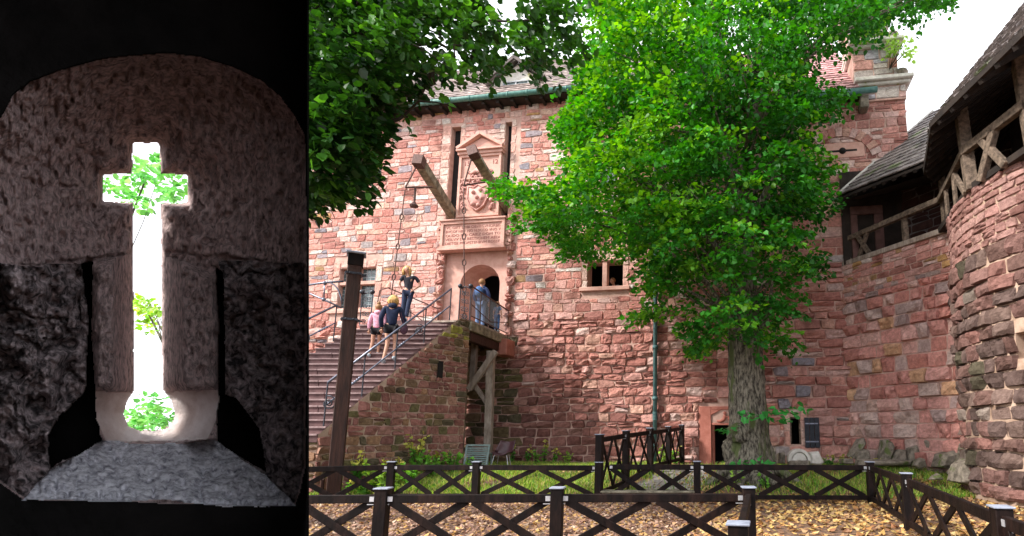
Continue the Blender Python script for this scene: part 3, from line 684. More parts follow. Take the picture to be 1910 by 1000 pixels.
# ============================================================ STAIR AND BRIDGE PIER
ZL = 5.05
T_R, T_L = Vector((-6.86, 16.9, ZL)), Vector((-9.6, 16.9, ZL))       # top nosing ends
DR, DL = Vector((-.36, -.93, -.86)), Vector((-.66, -.93, -.86))      # descent per metre along each edge
NST = 20; LEN = 4.15
stair = empty('stone_staircase', (-8.5, 14.5, .3), 'broad worn stone staircase climbing to the castle door beside a rubble pier', 'staircase')
mb = MB(); nos = MB()
for i in range(NST):
    t = LEN * i / NST; t2 = LEN * (i + 1) / NST; z1 = ZL - .86 * t; z0 = ZL - .86 * t2
    a, b = T_L + DL * t, T_R + DR * t; a2, b2 = T_L + DL * t2, T_R + DR * t2
    a.z = b.z = a2.z = b2.z = 0
    bk = Vector((0, .6, 0)); no = Vector((0, -.035, 0)); cuts = sorted([0] + [random.uniform(.2, .8) for _ in range(2)] + [1])
    for u, v in zip(cuts, cuts[1:]):
        if v - u < .05: continue
        g = .002; L2, R2 = a2.lerp(b2, u + g), a2.lerp(b2, v - g); c = np.array([1, 1, 1]) 
        def hx(zlo, zhi, o):
            mb.hexa([L2 + o + Vector((0, 0, zlo)), R2 + o + Vector((0, 0, zlo)), R2 + bk + Vector((0, 0, zlo)), L2 + bk + Vector((0, 0, zlo)), L2 + o + Vector((0, 0, zhi)), R2 + o + Vector((0, 0, zhi)), R2 + bk + Vector((0, 0, zhi)), L2 + bk + Vector((0, 0, zhi))])
        hx(z0 - .2, z0 - .045, Vector((0, .0, 0)))
        sv_m = mb; mb = nos; hx(z0 - .045, z0 + random.uniform(-.004, .004), no); mb = sv_m
o = mb.build('steps', M['step'], stair, bevel=.008); nos.build('tread_slabs', mat('highlight_tread', (.17, .11, .11), (.32, .23, .23), ns=4, bump=.4), o, bevel=.008)  # nosings paler than risers: sky highlight put into their colour
# landing slab
mb = MB(); mb.hexa([T_L + Vector((0, -.02, -.18)), T_R + Vector((0, -.02, -.18)), Vector((-6.5, 19.7, ZL - .18)), Vector((-10.2, 20.3, ZL - .18)), T_L + Vector((0, -.02, 0)), T_R + Vector((0, -.02, 0)), Vector((-6.5, 19.7, ZL)), Vector((-10.2, 20.3, ZL))])
mb.build('landing_slab', M['step'], stair, bevel=.01)
# flank wall: from the pier corner down along the right edge
Fa = Vector((-6.27, 16.8, 0)); Fb0 = T_R + DR * LEN; Fb = Vector((Fb0.x, Fb0.y, 0))
FA2 = Vector((-6.60, 16.84, 0))
def flank_top(s):      # s metres from pier corner
    p0 = 0.42
    return ZL - .02 if s < p0 else max(ZL - .86 * (s - p0) * LEN / (FL - p0), .3)
Fd = (Fb - Fa); FL = Fd.length; Fd.normalize(); Fn = Vector((Fd.y, -Fd.x, 0)); Fn = Fn if Fn.dot(Vector((1, -.6, 0))) > 0 else -Fn
fO, fD, fN = np.array(Fa), np.array(Fd), np.array(Fn)
def fm(s, z, d):
    s = np.asarray(s, float); z = np.asarray(z, float)
    return fO + np.outer(s, fD) + np.outer(d, fN) + np.stack([0 * z, 0 * z, z], 1)
def fcol(s, z):
    r = RNG.random()
    if z > 4.3 and s < .9: return np.array((.34, .33, .07)) if r < .6 else pick(OLIVE)
    return pick(OLIVE) if r < .24 else (np.array(pick(RED)) * .75 if r < .75 else pick([(.34, .2, .12), (.26, .15, .10), (.38, .22, .16)]))
mb = MB(); z = .15; r = 0
while z < ZL - .03:
    h = RNG.uniform(.14, .27); zt = min(z + h, ZL - .02)
    # where does the flank reach this height
    smax = FL if zt <= flank_top(FL) else .42 + (ZL - zt) / .86 * (FL - .42) / LEN
    smax = min(smax, FL)
    masonry(mb, fm, 0, max(smax, .3), z, zt, lambda q: (9, 9), lambda q: (.16, .45), lambda s, q: .05, fcol, (), .007, .08, .012)
    z = zt
mb.build('flank_stonework', M['stone'], stair)
mb = MB(); ns = 14; P_ = [(0, 0)] + [(FL, 0)] + [(FL - (FL - .42) * i / ns, flank_top(FL - (FL - .42) * i / ns) - .02) for i in range(ns + 1)] + [(0, ZL - .03)]
mb.raw(fm([p[0] for p in P_], [p[1] for p in P_], [0] * len(P_)), [tuple(range(len(P_)))])
# pier side toward the wall (under the bridge) and front block at the stair foot
pts_ = [Fa + Vector((-.03, 0, 0)), Fa + Vector((-.25, .5, 0)), Fa + Vector((-1.5, .6, 0)), Vector((-7.4, 20.0, 0))]
for a, b in zip(pts_, pts_[1:]): mb.raw([a, b, b + Vector((0, 0, ZL - .2)), a + Vector((0, 0, ZL - .2))], [(0, 1, 2, 3)])
mb.build('flank_mortar', M['mortar_dark'], stair)
zf = ZL - .86 * LEN - .16
fl = T_L + DL * LEN; gO = np.array([Fb.x - .02, Fb.y + .06, 0]); gD = np.array([fl.x - Fb.x, fl.y - Fb.y, 0]); gL = np.linalg.norm(gD); gD = gD / gL; gN = np.array([0, -1., 0])
gm = lambda s, z, d: gO + np.outer(s, gD) + np.outer(d, gN) + np.stack([0 * np.asarray(z), 0 * np.asarray(z), np.asarray(z)], 1)
mb = MB(); masonry(mb, gm, 0, gL, .1, zf, lambda z: (.2, .32), lambda z: (.25, .6), lambda s, z: .05, fcol, (), .01, .2, .015); mb.build('foot_stonework', M['stone'], stair)
mb = MB(); mb.raw(gm([0, gL, gL, 0], [0, 0, zf, zf], [0] * 4), [(0, 1, 2, 3)]); mb.build('foot_mortar', M['mortar_dark'], stair)
# putlog hole
mb = MB(); mb.raw(fm([.95, 1.15, 1.15, .95], [3.1, 3.1, 3.6, 3.6], [.07] * 4), [(0, 1, 2, 3)]); mb.build('putlog_hole', M['dark'], stair)

# ---- wooden bridge deck to the door, with prop frame
deck = empty('wooden_bridge', (-6.6, 18.3, ZL), 'weathered timber bridge deck spanning from stair pier to castle door', 'bridge')
D0, D1 = Vector((-6.27, 16.75, ZL)), Vector((-5.97, 19.8, ZL))
dv = (D1 - D0); dl = dv.length; dvn = dv.normalized(); dx = Vector((-1, .1, 0)).normalized()
mb = MB(); n = 16
for i in range(n):
    p = D0 + dvn * (dl * (i + .5) / n) + Vector((0, 0, -.04)); mb.beam(p + dx * -.04, p + dx * 2.4, dl / n - .012, .06)
mb.build('deck_planks', M['greywood'], deck)
mb = MB()
mb.beam(D0 + Vector((0, -.02, -.22)), D1 + Vector((0, 0, -.22)), .16, .28); mb.build('edge_beam', M['mosswood'], deck, bevel=.012)
mb = MB(); mb.beam(D0 + Vector((-.1, .15, -.52)), D1 + Vector((-.1, 0, -.52)), .2, .30); mb.build('joist', M['postwood'], deck, bevel=.012)
for k in (1.0, 2.0): mb = MB(); mb.beam(D0 + dx * k + Vector((0, 0, -.3)), D1 + dx * k + Vector((0, 0, -.3)), .2, .34); mb.build('joist', M['postwood'], deck, bevel=.012)
frame = empty('timber_prop_frame', (-5.9, 18.5, .4), 'pale grey timber prop with diagonal braces standing under the wooden bridge', 'prop')
def fp(px, py, Y): return PY(px, py, Y)
mb = MB(); mb.beam(fp(916, 655, 18.2), fp(910, 852, 18.2), .24, .26, up=(0, 1, 0)); mb.build('post', M['greywood'], frame, bevel=.012)
mb = MB(); mb.beam(fp(886, 636, 18.7), fp(881, 726, 18.7), .2, .2, up=(0, 1, 0)); mb.build('post', M['greywood'], frame, bevel=.012)
mb = MB(); mb.beam(fp(925, 655, 17.95), fp(874, 727, 17.95), .2, .16, up=(0, 1, 0)); mb.build('brace', M['greywood'], frame, bevel=.012)
mb = MB(); mb.beam(fp(884, 716, 18.4), fp(914, 760, 18.3), .15, .14, up=(0, 1, 0)); mb.build('brace', M['greywood'], frame, bevel=.012)

# ============================================================ IRON RAILINGS
def edge(t, side=0): return (T_R + DR * t) if side == 0 else (T_L + DL * t)
def spiral(mb, c, r, r0=.012, turns=1.6, ax=None, ph=0, rad=.012):
    ax = ax or Vector((1, 0, 0)); up = Vector((0, 0, 1)); n = int(14 * turns)
    mb.tube([c + (ax * math.cos(t) + up * math.sin(t)) * (r0 + (r - r0) * (k / n)) for k, t in ((k, ph + 2 * math.pi * turns * k / n) for k in range(n + 1))], rad, 5)
def stair_rail(name_label, side, t0, t1, nposts, hgt=1.08, top_ext=0):
    o = empty('stair_railing', edge(t1, side), name_label, 'railing', 'iron railings of the staircase')
    off = Vector((-.08 if side == 0 else .08, 0, 0)); A, B = edge(t0, side) + off, edge(t1, side) + off
    mb = MB(); mb.tube([A + Vector((0, 0, hgt)), B + Vector((0, 0, hgt))], .032, 8); mb.build('handrail', M['rail'], o, smooth=True)
    mb = MB(); pts = []
    for k in range(25):
        u = k / 24; p = A.lerp(B, u) + Vector((0, 0, .52)); pts.append(p)
    mb.tube(pts, .022, 6)
    for u in (.12, .46, .80):
        p = A.lerp(B, u) + Vector((0, 0, .52)); d = (B - A).normalized()
        for q in (-.12, -.04, .04, .12): mb.ball(p + d * q, .04, 7, 5)
    mb.build('lower_rail', M['rail'], o, smooth=True)
    for u in (.30, .98):
        mb = MB(); p = A.lerp(B, u) + Vector((0, 0, .5))
        for q in range(2): spiral(mb, p, .2 - .07 * q, ax=Vector((1, 0, 0)), turns=1.3, ph=q * 2, rad=.016)
        mb.build('scroll', M['iron'], o, smooth=True)
    for i in range(nposts):
        p = A.lerp(B, i / (nposts - 1)); mb = MB(); mb.tube([p - Vector((0, 0, .05)), p + Vector((0, 0, hgt))], .02, 6); mb.build('post', M['iron'], o)
    return o
stair_rail('iron handrail with scrolls on right edge of the stairs, beside the rubble flank', 0, .05, 3.95, 5)
stair_rail('iron handrail on left edge of the stairs, behind the tall brown post', 1, .9, 3.2, 4)
def newel(px, py0, py1, Y, label):
    b = PY(px, py1, Y); t = PY(px, py0, Y); H = t.z - b.z; b = Vector((t.x, t.y, b.z))
    o = empty('ornamental_newel', b, label, 'newel', 'ornate iron newels with twin balls'); w_ = .17
    mb = MB()
    for sx in (-w_, w_): mb.tube([b + Vector((sx, 0, 0)), b + Vector((sx, 0, H * .93))], .02, 6)
    mb.tube([b + Vector((-w_, 0, H * .93)), b + Vector((0, 0, H * .99)), b + Vector((w_, 0, H * .93))], .02, 6); mb.build('frame', M['iron'], o)
    mb = MB()
    for k in range(4):
        for ph in (0, 3.14): spiral(mb, b + Vector(((.06 if ph else -.06), 0, H * (.13 + .22 * k))), .085, turns=1.4, ph=ph, rad=.012)
    mb.build('scrollwork', M['iron'], o, smooth=True)
    for sx in (-w_, w_):
        mb = MB(); mb.ball(b + Vector((sx, -.03, H)), .075, 10, 8); mb.build('ball', M['iron'], o, smooth=True)
newel(686, 545, 608, 16.9, 'black iron newel with two balls at top left of the stairs, beside the leaded window')
newel(869, 534, 600, 16.75, 'black iron newel with two balls at the corner of bridge and stairs')
# back railing of the landing (left of the portal)
o = empty('landing_railing', PY(760, 600, 19), 'thin iron railing with sloping bars behind the standing woman', 'railing', 'iron railings of the landing')
mb = MB(); mb.tube([PY(700, 590, 18.8), PY(708, 542, 18.8), PY(724, 537, 18.8), PY(770, 556, 19.2), PY(817, 576, 19.6), PY(817, 600, 19.6)], .022, 6)
mb.tube([PY(712, 560, 18.8), PY(760, 578, 19.2), PY(790, 600, 19.4)], .014, 5)
for px in (740, 765, 790): mb.tube([PY(px, 555 + (px - 740) * .35, 19.1), PY(px, 604, 19.1)], .014, 5)
mb.tube([PY(728, 545, 19), PY(752, 575, 19), PY(778, 590, 19.2), PY(812, 596, 19.5)], .012, 5)
mb.build('bars', M['rust'], o, smooth=True)
# mesh railing of the bridge
o = empty('bridge_railing', D0, 'iron railing with diagonal wire mesh along the wooden bridge, in front of the backpacker', 'railing', 'iron railings of the landing')
A, B = D0 + Vector((.02, .0, 0)), D1 + Vector((.02, -.05, 0)); mb = MB(); mb.tube([A + Vector((0, 0, 1.08)), B + Vector((0, 0, .95))], .025, 6); mb.tube([A + Vector((0, 0, .12)), B + Vector((0, 0, .08))], .018, 6); mb.tube([A + Vector((0, 0, .5)), A.lerp(B, .5) + Vector((0, 0, .22)), B + Vector((0, 0, .5))], .014, 6); mb.build('handrail', M['rust'], o)
for u in (.0, .22, .45, .72, 1): p = A.lerp(B, u); mb = MB(); mb.tube([p - Vector((0, 0, .1)), p + Vector((0, 0, 1.08 - .13 * u))], .02, 6); mb.build('post', M['rust'], o)
mb = MB()
for k in range(-16, 46):
    for sl in (1, -1):
        u0 = k / 45; u1 = u0 + .36 * 1; z0, z1 = (.1, 1.0) if sl > 0 else (1.0, .1)
        c0, c1 = max(0, (0 - u0) / .36), min(1, (1 - u0) / .36)
        if c1 <= c0: continue
        p = A.lerp(B, u0 + .36 * c0) + Vector((0, 0, z0 + (z1 - z0) * c0)); q = A.lerp(B, u0 + .36 * c1) + Vector((0, 0, z0 + (z1 - z0) * c1)); mb.tube([p, q], .0045, 3)
mb.build('wire_mesh', M['rope'], o)

# ============================================================ TALL BROWN POST
pf = PY(622, 921, 12.72); post = empty('tall_wooden_post', (pf.x, pf.y, gz(pf.x, pf.y)), 'tall square dark brown timber post with metal cap and iron collars, left of the stairs', 'post')
b = Vector((pf.x, pf.y, 0)); top = PY(662, 478, pf.y); top = Vector((b.x + .01, b.y, top.z)); ang = R(28); wd = .30
mb = MB(); mb.box(b + Vector((0, 0, top.z / 2)), (wd, wd, top.z), ang); mb.build('shaft', M['postwood'], post, bevel=.02)
mb = MB(); mb.box(top + Vector((0, 0, -.12)), (wd + .03, wd + .03, .3), ang); mb.build('post_head', M['darkwood'], post, bevel=.01)
mb = MB(); mb.box(top + Vector((0, 0, .05)), (wd + .12, wd + .12, .05), ang); mb.lathe(top + Vector((0, 0, .07)), [(.2, 0), (.05, .06), (0, .08)], 8); mb.build('cap', M['cap'], post, bevel=.01)
for zz in (PY(655, 512, pf.y).z, PY(645, 597, pf.y).z):
    mb = MB(); mb.box(Vector((b.x, b.y, zz)), (wd + .05, wd + .05, .05), ang)
    Mz = Matrix.Rotation(ang, 3, 'Z')
    for k in range(4):
        for q in (-.08, .08): mb.ball(Vector((b.x, b.y, zz)) + Mz @ (Matrix.Rotation(k * math.pi / 2, 3, 'Z') @ Vector((q, wd / 2 + .03, 0))), .022, 6, 5)
    mb.box(Vector((b.x, b.y, zz)) + Mz @ Vector((wd / 2 + .07, 0, -.01)), (.1, .05, .035), ang)
    mb.build('iron_collar', M['iron'], post)
mb = MB(); mb.box(b + Vector((0, 0, gz(b.x, b.y) + .06)), (.5, .5, .14), ang); mb.box(b + Vector((-.28, 0, .22)), (.09, .1, .5), ang); mb.build('footing', M['postwood'], post, bevel=.02)
# tie rods left of the post: they brace it
mb = MB(); Y = pf.y
mb.tube([PY(560, 534, Y), PY(606, 527, Y), PY(640, 525, Y)], .026, 7); mb.tube([PY(560, 540, Y), PY(604, 559, Y), PY(636, 574, Y)], .022, 7)
mb.tube([PY(606, 528, Y), PY(604, 559, Y)], .018, 6)
for q in ((606, 528), (604, 559)): mb.ball(PY(*q, Y), .05, 8, 6)
mb.tube([PY(612 + 26 * math.sin(t), 527 + 45 * (1 - math.cos(t)), Y) for t in np.linspace(0, 1.45, 8)], .018, 6)
mb.build('tie_rod', M['rail'], post, smooth=True)

# ============================================================ FENCES
def fence(pts, hs, label, nx, low=.12, group='dark wooden cross braced fences', pw=.155, rw=.05, rh=.115, BW=.105, bottom=True, first=True):
    o = empty('wooden_fence', (pts[0][0], pts[0][1], gz(*pts[0])), label, 'fence', group)
    P = [Vector((x, y, gz(x, y))) for x, y in pts]; H = hs if isinstance(hs, (list, tuple)) else [hs] * len(P)
    for i, p in enumerate(P):
        if i == 0 and not first: continue
        d = (P[min(i + 1, len(P) - 1)] - P[max(i - 1, 0)]); a = math.atan2(d.y, d.x) + random.uniform(-.04, .04)
        mb = MB(); mb.box(p + Vector((0, 0, H[i] / 2 - .03)), (pw, pw, H[i] + .06), a); po = mb.build('post', M['darkwood'], o, bevel=.008)
        mb = MB(); mb.box(p + Vector((0, 0, H[i] + .008)), (pw + .03, pw + .03, .018), a); mb.build('cap', M['cap'], po, bevel=.004)
    for i in range(len(P) - 1):
        d = (P[i + 1] - P[i]); L = d.length; dn = Vector((d.x, d.y, 0)).normalized(); nn = Vector((-dn.y, dn.x, 0)); a = P[i] + dn * pw * .5; b = P[i + 1] - dn * pw * .5
        ta = H[i] - .12; tb = H[i + 1] - .12
        mb = MB(); mb.beam(a + Vector((0, 0, ta)), b + Vector((0, 0, tb)), rw * 1.3, rh); mb.build('rail', M['darkwood'], o, bevel=.006)
        for p, z, s in ((a, ta, 1), (b, tb, -1)):
            mb = MB(); mb.box(p + dn * s * .035 + Vector((0, 0, z)) - nn * (rw * .65 + .004), (.06, .008, .06), math.atan2(dn.y, dn.x)); mb.box(p + dn * s * .05 + Vector((0, 0, z - rh / 2 - .015)), (.09, .06, .01), math.atan2(dn.y, dn.x))
            mb.build('bracket', M['galv'], o)
        if bottom:
            mb = MB(); mb.beam(a + Vector((0, 0, low)), b + Vector((0, 0, low)), rw * 1.3, rh * .8); mb.build('rail', M['darkwood'], o, bevel=.006)
        k = nx[i] if isinstance(nx, (list, tuple)) else nx
        for j in range(k):
            u0, u1 = j / k + .02, (j + 1) / k - .02
            za, zb = low + (.03 if bottom else -.02), None
            for s in (1, -1):
                p = a.lerp(b, u0) ; q = a.lerp(b, u1); zt_ = ta + (tb - ta) * (j + .5) / k - .03
                p = p + Vector((0, 0, za if s > 0 else zt_)) + nn * (.016 * s); q = q + Vector((0, 0, zt_ if s > 0 else za)) + nn * (.016 * s)
                mb = MB(); mb.beam(p, q, .03, BW, up=tuple(Vector((0, 0, 1)))); mb.build('cross_brace', M['darkwood'], o, bevel=.005)
    return o
def fpt(px, py, z=.86): p = PZ(px, py, z); return (p.x, p.y)
near = [fpt(390, 914), fpt(715, 912), fpt(1040, 911), fpt(1396, 910)]
fence(near, .86, 'nearest dark fence running across the bottom of the view', 2, rh=.10, BW=.095, pw=.15)
fence([near[-1], fpt(1377, 978)], .86, 'short dark fence returning towards the viewer from the right end of the nearest fence', 1, first=False)
f2 = [fpt(520, 866), fpt(731, 862), fpt(890, 862)]
yb = f2[-1][1]
pA = PY(1117, 900, yb - .15); pB = PY(1300, 860, yb - .2); pC = PY(1622, 860, yb - .35)
fence(f2 + [(pA.x, pA.y)], [.86, .86, .86, .86], 'second dark fence crossing in front of the stairs and grass', 2)
fence([(pA.x + .001, pA.y), (pB.x, pB.y), (pC.x, pC.y)], [1.47, .87, .87], 'second dark fence stretch in front of the tree, between the tall gate post and corner post', [2, 3]) if False else None
def fence_level(pts, hs, label, nx, **k): return fence(pts, hs, label, nx, **k)
fA = fence([(pA.x + .16, pA.y), (pB.x, pB.y), (pC.x, pC.y)], .88, 'dark fence stretch in front of the lime tree, ending at the right corner post', [2, 3], first=False)
fence([(pC.x, pC.y), fpt(1690, 886), fpt(1867, 951), fpt(2050, 1012)], .88, 'dark fence receding from the corner post towards the lower right corner', 3, first=False)
# taller fence of the path leading to the lower door
q0 = Vector((pA.x, pA.y, 0)); q1 = Vector((.52, 18.4, 0)); pts = [(q0.x, q0.y)]
for px in (1168, 1213, 1247):
    k = (px - PCX) / FPX / 1.013; t = (k * q0.y - q0.x) / ((q1.x - q0.x) - k * (q1.y - q0.y)); p = q0.lerp(q1, t); pts.append((p.x, p.y))
pts.append((q1.x, q1.y)); hs = []
for (x, y), px, py in zip(pts, (1117, 1168, 1213, 1247, 1272), (811, 804, 799, 796, 793)): hs.append(PY(px, py, y).z - gz(x, y))
fence(pts, hs, 'taller dark fence with narrow cross braces beside the path to the lower door', 2, low=.2, group=None, BW=.085, rh=.11)
# path with a timber step
pp = empty('timber_step', (pA.x + 1, pA.y, 0), 'weathered timber step at the start of the path between two fence posts', 'step')
mb = MB(); mb.box((( pA.x + pB.x) / 2, pA.y + .0, .10), (pB.x - pA.x - .16, .16, .22), 0); mb.build('riser_board', M['greywood'], pp, bevel=.012)
mb = MB(); mb.box(((pA.x + pB.x) / 2, pA.y - .02, .235), (pB.x - pA.x - .12, .3, .045), 0); mb.build('tread_board', M['mosswood'], pp, bevel=.01)
mb = MB(); a0, a1 = Vector((pA.x + .1, pA.y + .2, 0)), Vector((pB.x - .1, pB.y + .2, 0)); b0, b1 = Vector((.75, 18.6, 0)), Vector((1.9, 18.5, 0))
nr = 14
for i in range(nr):
    for j in range(3):
        u0, u1 = i / nr, (i + 1) / nr; c = [a0.lerp(b0, u).lerp(a1.lerp(b1, u), v) for u, v in ((u0 + .004, j / 3 + .008), (u0 + .004, (j + 1) / 3 - .008), (u1 - .004, (j + 1) / 3 - .008), (u1 - .004, j / 3 + .008))]
        zz = .02 + random.uniform(0, .015); up = [Vector((p.x, p.y, gz(p.x, p.y) + zz)) for p in c]; mb.hexa([p - Vector((0, 0, .15)) for p in up] + up)
tag(mb.build('path', M['path'], bevel=.01), 'grey flagged path to the lower door', 'path', kind='structure')

# ============================================================ RIGHT CURTAIN WALL, TOWER, GALLERY
s_, z_ = WP(1570, 497); A0 = wpt(s_, 0); ZS = z_; A1p = PZ(1765, 435, ZS); A1 = Vector((A1p.x, A1p.y, 0))
CD = (A1 - A0); CL = CD.length; CD.normalize(); CN = Vector((CD.y, -CD.x, 0)); CN = CN if CN.x < 0 else -CN
cO, cDn, cNn = np.array(A0), np.array(CD), np.array(CN)
def cm(s, z, d): z = np.asarray(z, float); return cO + np.outer(s, cDn) + np.outer(d, cNn) + np.stack([0 * z, 0 * z, z], 1)
curt = empty('curtain_wall', tuple(A0 + Vector((0, 0, .4))), 'rusticated pink and grey curtain wall right of the tree, with timber gallery on top', 'wall')
def ccol(s, z):
    r = RNG.random()
    if z > ZS - 1.1: return pick(PINK) if r < .7 else (pick(OCH) if r < .85 else pick(RED))
    return pick([(.55, .30, .27), (.50, .25, .22), (.60, .36, .32), (.44, .2, .17)]) if r < .62 else (pick([(.40, .30, .28), (.44, .34, .31), (.33, .25, .24)]) if r < .95 else (.52, .32, .2))
mb = MB(); masonry(mb, cm, 0, CL + .3, .1, ZS - 1.15, lambda z: (.36, .48) if z < 4.5 else (.32, .40), lambda z: (.36, .76) if z < 4.5 else (.34, .6), lambda s, z: .15 if RNG.random() < .78 else .02, lambda s, z: np.array(ccol(s, z)) * 1.25, (), .008, .03, .012, False)
masonry(mb, cm, 0, CL + .3, ZS - 1.15, ZS, lambda z: (.13, .22), lambda z: (.2, .5), lambda s, z: .035, ccol, (), .006, .06, .01)
mb.build('stonework', M['stone'], curt)
mb = MB(); mb.raw(cm([0, CL + .5, CL + .5, 0], [-.2, -.2, ZS, ZS], [0] * 4), [(0, 1, 2, 3)]); mb.raw(cm([0, CL + .5, CL + .5, 0], [ZS - .02] * 4, [0, 0, -3.2, -3.2]), [(0, 1, 2, 3)]); mb.build('mortar_face', M['mortar'], curt)
TC = Vector((11.36, 12.04, 0)); TR = 4.12
tower = empty('round_tower', (TC.x, TC.y, .4), 'round tower of dark rough faced blocks under a timber gallery at the right edge', 'tower')
th0, th1 = R(128), R(238)       # angle measured from +X
def tm(s, z, d): th = th0 + np.asarray(s) / TR; r = TR + np.asarray(d) + .12 * np.clip((2.2 - np.asarray(z)) / 2.2, 0, 1); return np.stack([TC.x + r * np.cos(th), TC.y + r * np.sin(th), np.asarray(z) + 0 * r], 1)
TL_ = (th1 - th0) * TR
def tcol(s, z):
    r = RNG.random()
    if z > ZS - 1.9: return pick([(.35, .195, .175), (.30, .16, .14), (.40, .24, .215)])
    return pick([(.17, .10, .085), (.22, .125, .11), (.13, .09, .08), (.27, .14, .12), (.20, .14, .12)]) if r < .88 else pick([(.26, .22, .19), (.10, .09, .06)])
wt = PY(1896, 638, 10.75); wth = math.atan2(wt.y - TC.y, wt.x - TC.x) % (2 * math.pi); ws = (wth - th0) * TR; TW = (ws - .28, ws + .4, wt.z - .3, wt.z + .25)
mb = MB(); masonry(mb, tm, 0, TL_, .1, ZS - 1.5, lambda z: (.29, .39), lambda z: (.34, .66), lambda s, z: .13 if RNG.random() < .85 else .04, tcol, [TW], .008, .04, .008, False)
masonry(mb, tm, 0, TL_, ZS - 1.5, ZS + .02, lambda z: (.15, .26), lambda z: (.25, .5), lambda s, z: .05, tcol, (), .007, .08, .01)
mb.build('stonework', M['stone'], tower)
mb = MB(); backing(mb, tm, 0, TL_, -.2, ZS + .02, [TW], .8, .35); mb.build('mortar_face', M['mortar_dark'], tower)
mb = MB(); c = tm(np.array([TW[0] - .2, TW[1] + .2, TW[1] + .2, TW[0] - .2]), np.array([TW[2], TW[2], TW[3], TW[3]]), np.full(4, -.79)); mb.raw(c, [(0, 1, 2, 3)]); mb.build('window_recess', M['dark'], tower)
# top of tower floor and inner core
mb = MB(); V = [(TC.x, TC.y, ZS)] + [(TC.x + TR * math.cos(t), TC.y + TR * math.sin(t), ZS) for t in np.linspace(0, 2 * math.pi, 40)]; mb.raw(V, [(0, i, i + 1) for i in range(1, 40)])
mb.build('gallery_floor', M['shadewood'], tower)
mb = MB(); mb.lathe((TC.x, TC.y, 0), [(2.5, ZS), (2.5, 12.0)], 28); mb.build('inner_drum', M['shadewood'], tower)
# tower rail and posts
EZ = 8.9; ER = 3.42
n0 = PZ(1752, 373, ZS + 1.0); n1 = PZ(1797, 283, ZS + 1.0); n2 = PZ(1912, 194, ZS + 1.0); n3 = Vector((8.3, 8.9, ZS + 1.0))
Zs = Vector((0, 0, ZS)); fl0 = lambda p: Vector((p.x, p.y, ZS))
mb = MB(); mb.beam(n1, n2, .16, .2); mb.beam(n2, n3, .16, .2); mb.beam(n0, n1, .14, .16); mb.build('gallery_rail', M['oldoak'], tower, bevel=.012)
def inset(p, k=.0): d = (Vector((TC.x, TC.y, p.z)) - p).normalized(); return p + d * k
for p, wdt in ((n1, .26), (n2, .24), (n3, .24)):
    mb = MB(); q = inset(fl0(p), .12); t = PY(1785, 222, p.y + .4) if p is n1 else q + Vector((-.1, 0, 2.4)); t = q + Vector((-.05, .1, 2.45)); mb.beam(q, t, wdt, wdt, up=(.3, 1, 0)); mb.build('gallery_post', M['oldoak'], tower, bevel=.015)
mb = MB()
for a, b in ((n1, n2), (n2, n3)):
    fa, fb = fl0(a), fl0(b)
    for u, v, q in ((.25, .55, .16), (.65, .30, .14)): mb = MB(); mb.beam(fa.lerp(fb, u), a.lerp(b, v), q, q + .02); mb.build('gallery_brace', M['oldoak'], tower, bevel=.012)
fa, fb = fl0(n0), fl0(n1)
for u, v, q in ((.3, .3, .09), (.62, .62, .09), (.95, .62, .11)): mb = MB(); mb.beam(fa.lerp(fb, u), n0.lerp(n1, v), q, q + .01); mb.build('gallery_brace', M['oldoak'], tower, bevel=.012)
mb = MB()
ring = [fl0(n0), fl0(n1) + Vector((.14, 0, 0)), fl0(n2) + Vector((.1, 0, 0)), fl0(n3)]
for a, b in zip(ring, ring[1:]): mb.beam(a + Vector((0, 0, .08)), b + Vector((0, 0, .08)), .2, .15)
mb.build('sill_beam', M['shadewood'], tower)
# tower roof: faceted cone of shingles + soffit
APX = Vector((11.6, 11.5, EZ + 6.5)); KC = [Vector(q) for q in ((9.2, 16.2, EZ), (7.35, 14.3, EZ), (6.38, 11.9, EZ), (6.62, 8.9, EZ), (7.9, 6.6, EZ), (10.6, 5.6, EZ))]
mb = MB()
for a, b in zip(KC, KC[1:]): shingles(mb, a, b, a.lerp(APX, .97), b.lerp(APX, .97), 40, 16, .035, 1.6)
mb.build('roof', M['tile'], tower)
mb = MB(); dz = Vector((0, 0, -.09)); ins = lambda p, k: p.lerp(Vector((APX.x, APX.y, EZ)), k)
for a, b in zip(KC, KC[1:]):
    ia, ib = ins(a, .55) + Vector((0, 0, 1.9)), ins(b, .55) + Vector((0, 0, 1.9)); mb.raw([a + dz, b + dz, ib, ia], [(0, 1, 2, 3)]); mb.beam(a + dz * .6, b + dz * .6, .07, .15)
    for k in range(6): p = a.lerp(b, (k + .5) / 6); q = ia.lerp(ib, (k + .5) / 6); mb.beam(p + dz * 1.8, q + dz * 1.2, .1, .12)
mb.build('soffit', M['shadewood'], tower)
# gallery over the curtain wall
R0 = PZ(1567, 452, ZS + .95); Rn = n0
mb = MB(); mb.beam(R0, Rn, .14, .17); mb.build('gallery_rail', M['oldoak'], curt, bevel=.012)
mb = MB(); sb0, sb1 = Vector((R0.x - .02, R0.y + .1, ZS + .07)), Vector((A1.x, A1.y, ZS + .07)); mb.beam(sb0 + Vector((-.05, 0, 0)), sb1, .3, .16); mb.build('sill_beam', M['greywood'], curt, bevel=.01)
E0 = PZ(1562, 366, ZS + 2.2); E1 = PZ(1722, 303, ZS + 2.0)
for u, (pw_, ht) in ((.0, (.2, 2.2)), (.67, (.16, .92)), (1.0, (.15, 2.1))):
    mb = MB(); p = sb0.lerp(sb1, u) + Vector((0, 0, .05)); mb.beam(p, p + Vector((0, 0, ht - .1)), pw_, pw_, up=(0, 1, 0)); mb.build('gallery_post', M['oldoak'], curt, bevel=.012)
